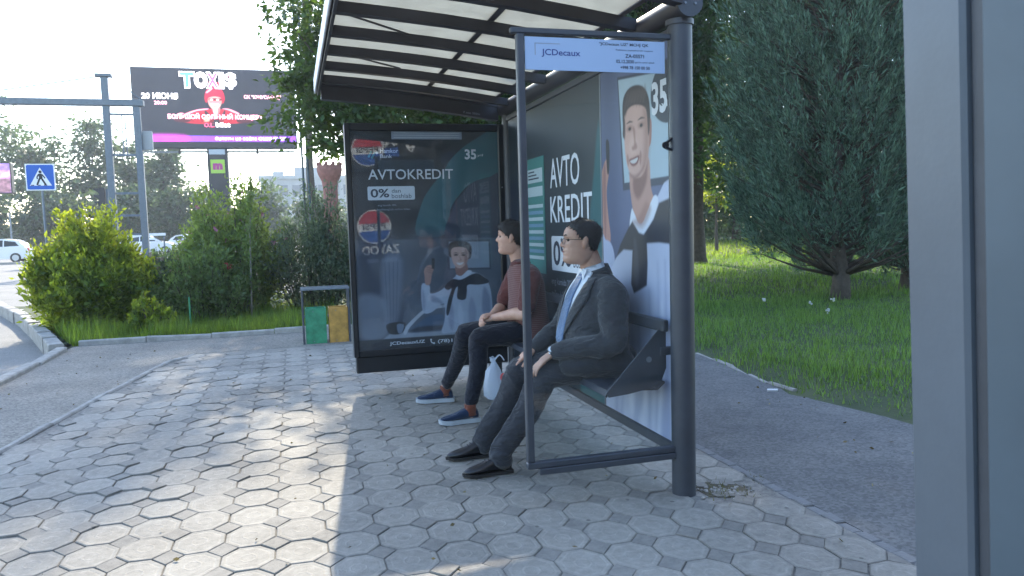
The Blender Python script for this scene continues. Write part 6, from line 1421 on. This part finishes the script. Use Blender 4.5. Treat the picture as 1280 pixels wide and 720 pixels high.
# collar of the shirt and jacket
cb = MB(); n = 28; r0 = []; r1 = []; r2 = []
for k in range(n):
    a = 2*math.pi*k/n; c, s = math.cos(a), math.sin(a); dz = 0.032*(1-c)/2
    r0.append((1.533-0.060*c, CY-0.063*s, 1.028+dz*0.55)); r1.append((1.522-0.058*c, CY-0.061*s, 1.066+dz)); r2.append((1.532-0.069*c, CY-0.072*s, 1.030+dz*0.7))
cb.loft([r0, r1, r2], False); cbo = cb.build('shirt_collar', shirt, A, smooth=True); q = cbo.modifiers.new('t', 'SOLIDIFY'); q.thickness = 0.003
for s in (-1, 1):
    MB().add([(1.468, CY+s*0.004, 1.052), (1.478, CY+s*0.052, 1.062), (1.452, CY+s*0.050, 1.008)]+[(1.464, CY+s*0.004, 1.050), (1.472, CY+s*0.056, 1.060), (1.446, CY+s*0.054, 1.004)], [(0, 1, 2), (5, 4, 3), (0, 3, 4, 1), (1, 4, 5, 2), (2, 5, 3, 0)]).build('collar_point', shirt, A)
jc = MB(); r0 = []; r1 = []
for k in range(17):
    a = math.radians(55+250*k/16); c, s = math.cos(a), math.sin(a)
    r0.append((1.545-0.085*c, CY-0.092*s, 0.992+0.020*(1-c))); r1.append((1.537-0.070*c, CY-0.074*s, 1.042+0.022*(1-c)))
vs = r0+r1; jc.add(vs, [(i, i+1, 18+i, 17+i) for i in range(16)]); jco = jc.build('jacket_collar', suit, A, smooth=True); q = jco.modifiers.new('t', 'SOLIDIFY'); q.thickness = 0.010; q.offset = 0
# cuffs and watch
for e_, w_ in ((LE, LW), (RE, RW)):
    e0 = Vector(e_); w0 = Vector(w_); fo = (w0-e0).normalized(); MB().tube([w0-fo*0.03, w0-fo*0.001], [0.040, 0.037], 18).build('shirt_cuff', shirt, A, smooth=False)
m_silver = pmat('watch_steel', (0.6, 0.62, 0.63), 0.2, metal=0.9)
e0 = Vector(LE); w0 = Vector(LW); fo = (w0-e0).normalized(); wt = empty('wristwatch', w0-Vector(A.location)); wt.parent = A
MB().tube([w0+fo*0.002, w0+fo*0.020], [(0.033, 0.026), (0.033, 0.026)], 20, True, (0, 0, 1)).build('strap', m_silver, wt)
wn_ = Vector((-0.35, -0.65, 0.6)).normalized(); MB().cyl(w0+fo*0.011+wn_*0.024, w0+fo*0.011+wn_*0.036, 0.019, 20).build('dial', m_silver, wt)
MB().cyl(w0+fo*0.011+wn_*0.0361, w0+fo*0.011+wn_*0.0366, 0.015, 20).build('face', m_print_w, wt)
# trousers
T = MB(); T.limb([(1.66, CY-0.01, 0.585), (1.56, CY-0.01, 0.59)], [(0.165, 0.085), (0.165, 0.085)], 18, (0, 0, 1))
for h_, k_, a_, sd in ((LH, LK, LA, -1), (RH, RK, RA, 1)):
    h0, k0, a0 = Vector(h_), Vector(k_), Vector(a_); sh_d = (a0-k0).normalized()
    T.limb([h0, h0.lerp(k0, 0.5)+Vector((0, 0, 0.004)), k0+Vector((0.02, 0, 0.006)), k0+Vector((-0.012, 0, -0.03)), k0.lerp(a0, 0.45)+Vector((0.022, 0, 0)), a0+Vector((0.006, 0, 0.02)), a0+Vector((0.004, 0, -0.030))], [0.094, 0.087, 0.076, 0.075, 0.070, 0.060, 0.057], 18)
to = T.build('trousers', trou, A); remesh(to, 0.0068, 4, 0.5)
_f = folds([(LK, 0.10), (RK, 0.10), (LA, 0.10), (RA, 0.10), (LH, 0.12)], 0.011, 8.3)
def crease(p):
    d = _f(p)
    for k_, a_ in ((LK, LA), (RK, RA)):
        k0, a0 = Vector(k_), Vector(a_); t = (k0.z-p.z)/(k0.z-a0.z)
        if -0.02 < t < 1.2:
            c = k0.lerp(a0, t)
            if p.x < c.x: d += 0.007*math.exp(-((p.y-c.y)/0.008)**2)
    return d
displace(to, crease)
# pressed crease down each shin
for k_, a_ in ((LK, LA), (RK, RA)):
    k0, a0 = Vector(k_), Vector(a_)
m_leather = pmat('black_leather', (0.012, 0.012, 0.014), 0.28, var=0.3, scale=20, bump=0.1, bscale=150); m_sole = pmat('dark_sole', (0.02, 0.018, 0.017), 0.7)
for heel, toe in (((1.055, CY+0.030, 0.022), (0.792, CY+0.018, 0.014)), ((1.035, CY+0.343, 0.022), (0.766, CY+0.336, 0.014))):
    sr = MB(); shoe(sr, heel, toe, 0.080, 0.040, 0.5); so_ = sr.build('shoe', m_leather, A, smooth=True)
    sm = so_.modifiers.new('s', 'SUBSURF'); sm.levels = 1; sm.render_levels = 2
    ss = MB(); sole(ss, (heel[0], heel[1], 0.004), (toe[0], toe[1], 0.006), 0.014, 0.041, 0.004, 0.45); ss.box(heel[0]-0.055, heel[0]+0.005, heel[1]-0.028, heel[1]+0.028, 0.001, 0.022); ss.build('sole', m_sole, so_)
    lc = MB()
    for k in range(4):
        t = 0.36+0.06*k; c = Vector(heel).lerp(Vector(toe), t); z = c.z+0.080*np.interp(t, [0.28, 0.42, 0.56], [1.12, .95, .74])+0.002; lc.bar((c.x, c.y-0.018, z-0.004), (c.x, c.y+0.018, z-0.004), 0.004)
    lc.build('laces', m_sole, so_)

# =============================== younger man
CY2 = 5.05
B = empty('person', (1.55, CY2, 0), 'young man in maroon polo shirt and dark trousers leaning forward with clasped hands', 'person')
ROW2 = [(1.570, 0.52, 0.130, 0.175), (1.560, 0.58, 0.140, 0.180), (1.555, 0.68, 0.130, 0.172), (1.555, 0.78, 0.118, 0.172), (1.550, 0.88, 0.112, 0.180), (1.540, 0.95, 0.102, 0.188), (1.530, 1.00, 0.084, 0.165), (1.520, 1.035, 0.066, 0.110), (1.510, 1.062, 0.054, 0.064)]
LS, LE, LW = (1.530, CY2-0.175, 0.965), (1.470, CY2-0.235, 0.725), (1.315, CY2+0.005, 0.672)
RS, RE, RW = (1.530, CY2+0.175, 0.965), (1.440, CY2+0.235, 0.725), (1.310, CY2+0.075, 0.668)
LH, LK, LA = (1.60, CY2-0.09, 0.575), (1.175, CY2-0.10, 0.555), (1.085, CY2-0.165, 0.100)
RH, RK, RA = (1.60, CY2+0.09, 0.575), (1.155, CY2+0.26, 0.545), (1.045, CY2+0.49, 0.100)
HO = (1.448, CY2, 1.222); HYAW = math.pi-math.radians(22); HP = math.radians(-1)
b = MB(); Rm, o_ = head_geo(b, HO, HYAW, HP, 0.97, 0.96, 1.0); ears(b, Rm, o_, 1.0)
b.limb([(1.475, CY2, 1.15), (1.492, CY2, 1.08), (1.515, CY2, 1.00)], [(0.050, 0.052), (0.051, 0.054), (0.062, 0.062)], 16)
b.loft([torso_ring(c, CY2, z, d-0.02, w-0.02) for c, z, d, w in ROW2])
for s_, e_, w_ in ((LS, LE, LW), (RS, RE, RW)): 
    e0 = Vector(e_); w0 = Vector(w_); b.limb([s_, e_, e0.lerp(w0, 0.3), w_], [0.046, 0.041, 0.043, 0.026], 16)
for h_, k_, a_ in ((LH, LK, LA), (RH, RK, RA)): b.limb([h_, Vector(k_)+Vector((0.03, 0, -0.010)), Vector(k_).lerp(Vector(a_), 0.45)+Vector((0.02, 0, 0)), a_, Vector(a_)+Vector((0.0, 0, -0.05))], [0.065, 0.034, 0.038, 0.034, 0.031], 14); b.limb([Vector(a_)+Vector((0, 0, -.045)), Vector(a_)+Vector((-0.10, 0, -0.072))], [0.024, 0.014], 10)
hand_geo(b, LW, (-0.80, 0.42, -0.02), (-0.25, -0.55, 0.75), 1, (0.85, 0.85, 0.85, 0.85), 0.5, 0.02, 0.95, 0.45)
hand_geo(b, RW, (-0.85, -0.38, -0.05), (-0.25, 0.55, 0.75), -1, (0.75, 0.75, 0.75, 0.75), 0.45, 0.02, 0.95, 0.45)
bo = b.build('body', sk2, B); remesh(bo, 0.0042, 2, 0.4)
def hfn2(th, z, p):
    t = abs(th); line = np.interp(t, [0, 0.5, 0.9, 1.2, 1.5, 1.75, 2.1, 3.2], [0.052, 0.054, 0.045, 0.020, -0.006, 0.0, -0.050, -0.075])
    q = min(1, max(0, (z-line)/0.012)); return q*(0.010+0.010*max(0, math.cos(t))*min(1, max(0, (z-0.04)/0.03)))
hair_shell('hair', HO, HYAW, HP, 0.97, hfn2, m_hair2, B)
face_bits(B, Rm, o_, 0.97, m_hair2)
# polo shirt with fine pale stripes
mpolo, n, l, bs = nt('maroon_stripe'); tc = n.new('ShaderNodeTexCoord'); sp_ = n.new('ShaderNodeSeparateXYZ'); l.new(tc.outputs['Object'], sp_.inputs[0])
ma_ = n.new('ShaderNodeMath'); ma_.operation = 'MULTIPLY'; ma_.inputs[1].default_value = 78; l.new(sp_.outputs[2], ma_.inputs[0]); mf = n.new('ShaderNodeMath'); mf.operation = 'FRACT'; l.new(ma_.outputs[0], mf.inputs[0])
ml = n.new('ShaderNodeMath'); ml.operation = 'LESS_THAN'; ml.inputs[1].default_value = 0.24; l.new(mf.outputs[0], ml.inputs[0]); mxs = n.new('ShaderNodeMix'); mxs.data_type = 'RGBA'; mxs.inputs['A'].default_value = (0.115, 0.038, 0.034, 1); mxs.inputs['B'].default_value = (0.22, 0.13, 0.12, 1)
l.new(ml.outputs[0], mxs.inputs['Factor']); l.new(mxs.outputs['Result'], bs.inputs['Base Color']); bs.inputs['Roughness'].default_value = 0.9; bs.inputs['Sheen Weight'].default_value = 0.2
polo = cloth('maroon_knit', (0.115, 0.038, 0.034), 0.9)
J = MB(); J.loft([torso_ring(c, CY2, z, d+0.004, w+0.004) for c, z, d, w in ROW2[:-1]]); jo = J.build('polo_shirt', mpolo, B); 
for s_, e_, sd in ((LS, LE, -1), (RS, RE, 1)):
    s0 = Vector(s_); e0 = Vector(e_); k = MB(); k.limb([s0+Vector((0, -sd*0.05, 0.0)), s0+Vector((0, sd*0.006, -0.02)), s0.lerp(e0, 0.45), s0.lerp(e0, 0.80)], [0.062, 0.070, 0.068, 0.066], 18)
    kk = k.build('sleeve', polo, jo); remesh(kk, 0.008, 3); displace(kk, folds([(s0, 0.1)], 0.006, 1.0))
remesh(jo, 0.008, 4); displace(jo, folds([((1.50, CY2-.1, 0.62), 0.12), (LS, 0.1)], 0.008, 5.5))
cb = MB(); r0 = []; r1 = []; r2 = []
for k in range(28):
    a = 2*math.pi*k/28; c, s = math.cos(a), math.sin(a); dz = 0.022*(1-c)/2
    r0.append((1.512-0.056*c, CY2-0.062*s, 1.028+dz*.6)); r1.append((1.500-0.054*c, CY2-0.058*s, 1.062+dz)); r2.append((1.512-0.070*c, CY2-0.078*s, 1.026+dz*.6))
cb.loft([r0, r1, r2], False); cbo = cb.build('collar', polo, B, smooth=True); q = cbo.modifiers.new('t', 'SOLIDIFY'); q.thickness = 0.003
jean = cloth('dark_denim', (0.012, 0.014, 0.022), 0.9)
T = MB(); T.limb([(1.66, CY2, 0.585), (1.57, CY2, 0.59)], [(0.155, 0.085), (0.155, 0.085)], 18, (0, 0, 1))
for h_, k_, a_ in ((LH, LK, LA), (RH, RK, RA)):
    h0, k0, a0 = Vector(h_), Vector(k_), Vector(a_); T.limb([h0, h0.lerp(k0, 0.5), k0+Vector((0.02, 0, 0.0)), k0+Vector((-0.004, 0, -0.045)), k0.lerp(a0, 0.45)+Vector((0.02, 0, 0)), a0.lerp(k0, 0.10)], [0.088, 0.082, 0.070, 0.068, 0.060, 0.046], 18)
to = T.build('trousers', jean, B); remesh(to, 0.0075, 4); displace(to, folds([(LK, 0.10), (RK, 0.10), (LA, 0.12), (RA, 0.12)], 0.007, 2.2))
sock = cloth('rust_sock', (0.16, 0.050, 0.030), 0.9); navy = cloth('navy_knit', (0.012, 0.026, 0.060), 0.85, 500, 0.2); msole = pmat('pale_sole', (0.38, 0.42, 0.46), 0.6, var=0.1)
for a_, heel, toe in ((LA, (1.140, CY2-0.160, 0.026), (0.880, CY2-0.180, 0.026)), (RA, (1.100, CY2+0.480, 0.026), (0.835, CY2+0.520, 0.026))):
    sr = MB(); shoe(sr, heel, toe, 0.072, 0.043, 0.7); so_ = sr.build('shoe', navy, B, smooth=True); sm = so_.modifiers.new('s', 'SUBSURF'); sm.levels = 1; sm.render_levels = 2
    ss = MB(); sole(ss, (heel[0]+0.008, heel[1], 0.004), (toe[0]-0.006, toe[1], 0.004), 0.028, 0.048, 0.008, 0.7); ss.build('sole', msole, so_)
    a0 = Vector(a_); MB().tube([a0+Vector((0.004, 0, -0.05)), a0+Vector((0, 0, 0.0)), a0+Vector((0, 0, 0.022))], [0.043, 0.040, 0.041], 16).build('sock', sock, B, smooth=True)

# plastic bag hanging beside the older man's knee
mbag, n, l, bs = nt('thin_plastic'); t = n.new('ShaderNodeBsdfTransparent'); t.inputs[0].default_value = (0.9, 0.95, 1, 1); tr_ = n.new('ShaderNodeBsdfTranslucent'); tr_.inputs[0].default_value = (0.75, 0.82, 0.9, 1)
bs.inputs['Base Color'].default_value = (0.62, 0.70, 0.80, 1); bs.inputs['Roughness'].default_value = 0.25
x1 = n.new('ShaderNodeMixShader'); x1.inputs[0].default_value = 0.45; l.new(bs.outputs[0], x1.inputs[1]); l.new(tr_.outputs[0], x1.inputs[2]); x2 = n.new('ShaderNodeMixShader'); x2.inputs[0].default_value = 0.48; l.new(x1.outputs[0], x2.inputs[1]); l.new(t.outputs[0], x2.inputs[2]); l.new(x2.outputs[0], n['Material Output'].inputs['Surface'])
bgx, bgy = 1.125, 4.38; bag = empty('plastic_bag', (bgx, bgy, 0.28), 'thin white plastic carrier bag hanging between the two men', 'bag')
rg = []
for z, r in ((0.262, 0.012), (0.266, 0.050), (0.29, 0.066), (0.34, 0.070), (0.39, 0.062), (0.43, 0.044), (0.465, 0.022), (0.485, 0.012), (0.50, 0.016), (0.515, 0.024)):
    r *= 0.86
    rg.append([(bgx+r*(1+0.22*noise.noise(Vector((math.cos(a)*2, math.sin(a)*2, z*14))))*math.cos(a), bgy+r*0.8*(1+0.22*noise.noise(Vector((math.cos(a)*2+5, math.sin(a)*2, z*14))))*math.sin(a), z+0.006*noise.noise(Vector((a*3, z*9, 0)))) for a in np.linspace(0, 2*math.pi, 36, endpoint=False)])
bb_ = MB(); bb_.loft(rg); bo_ = bb_.build('bag_body', mbag, bag, smooth=True); displace(bo_, lambda p: 0.016*(abs(noise.noise(Vector((p.x*38, p.y*38, p.z*18)))))-0.006*noise.noise(p*70))
MB().limb([(bgx, bgy, 0.49), (bgx+0.012, bgy-0.10, 0.545), (1.105, CY+0.30, 0.552)], [0.006, 0.004, 0.004], 7).build('handle', mbag, bag)
MB().ell((bgx+0.045, bgy-0.050, 0.40), (0.020, 0.006, 0.026), 10, 8).build('red_print', pmat('bag_red', (0.45, 0.06, 0.06), 0.5), bag)
# ------------------------------------------------------------------ thin haze, also added to lift the darks like lens veil
hz = MB().box(-140, 70, -20, 190, -1.6, 30).build('haze', [], None, kind='stuff')
m = bpy.data.materials.new('haze_air'); m.use_nodes = True; n = m.node_tree.nodes; n.remove(n['Principled BSDF'])
pv = n.new('ShaderNodeVolumePrincipled'); pv.inputs['Color'].default_value = (0.86, 0.92, 1.0, 1); pv.inputs['Density'].default_value = 0.0009; pv.inputs['Anisotropy'].default_value = 0.25
m.node_tree.links.new(pv.outputs[0], n['Material Output'].inputs['Volume']); hz.data.materials.append(m)
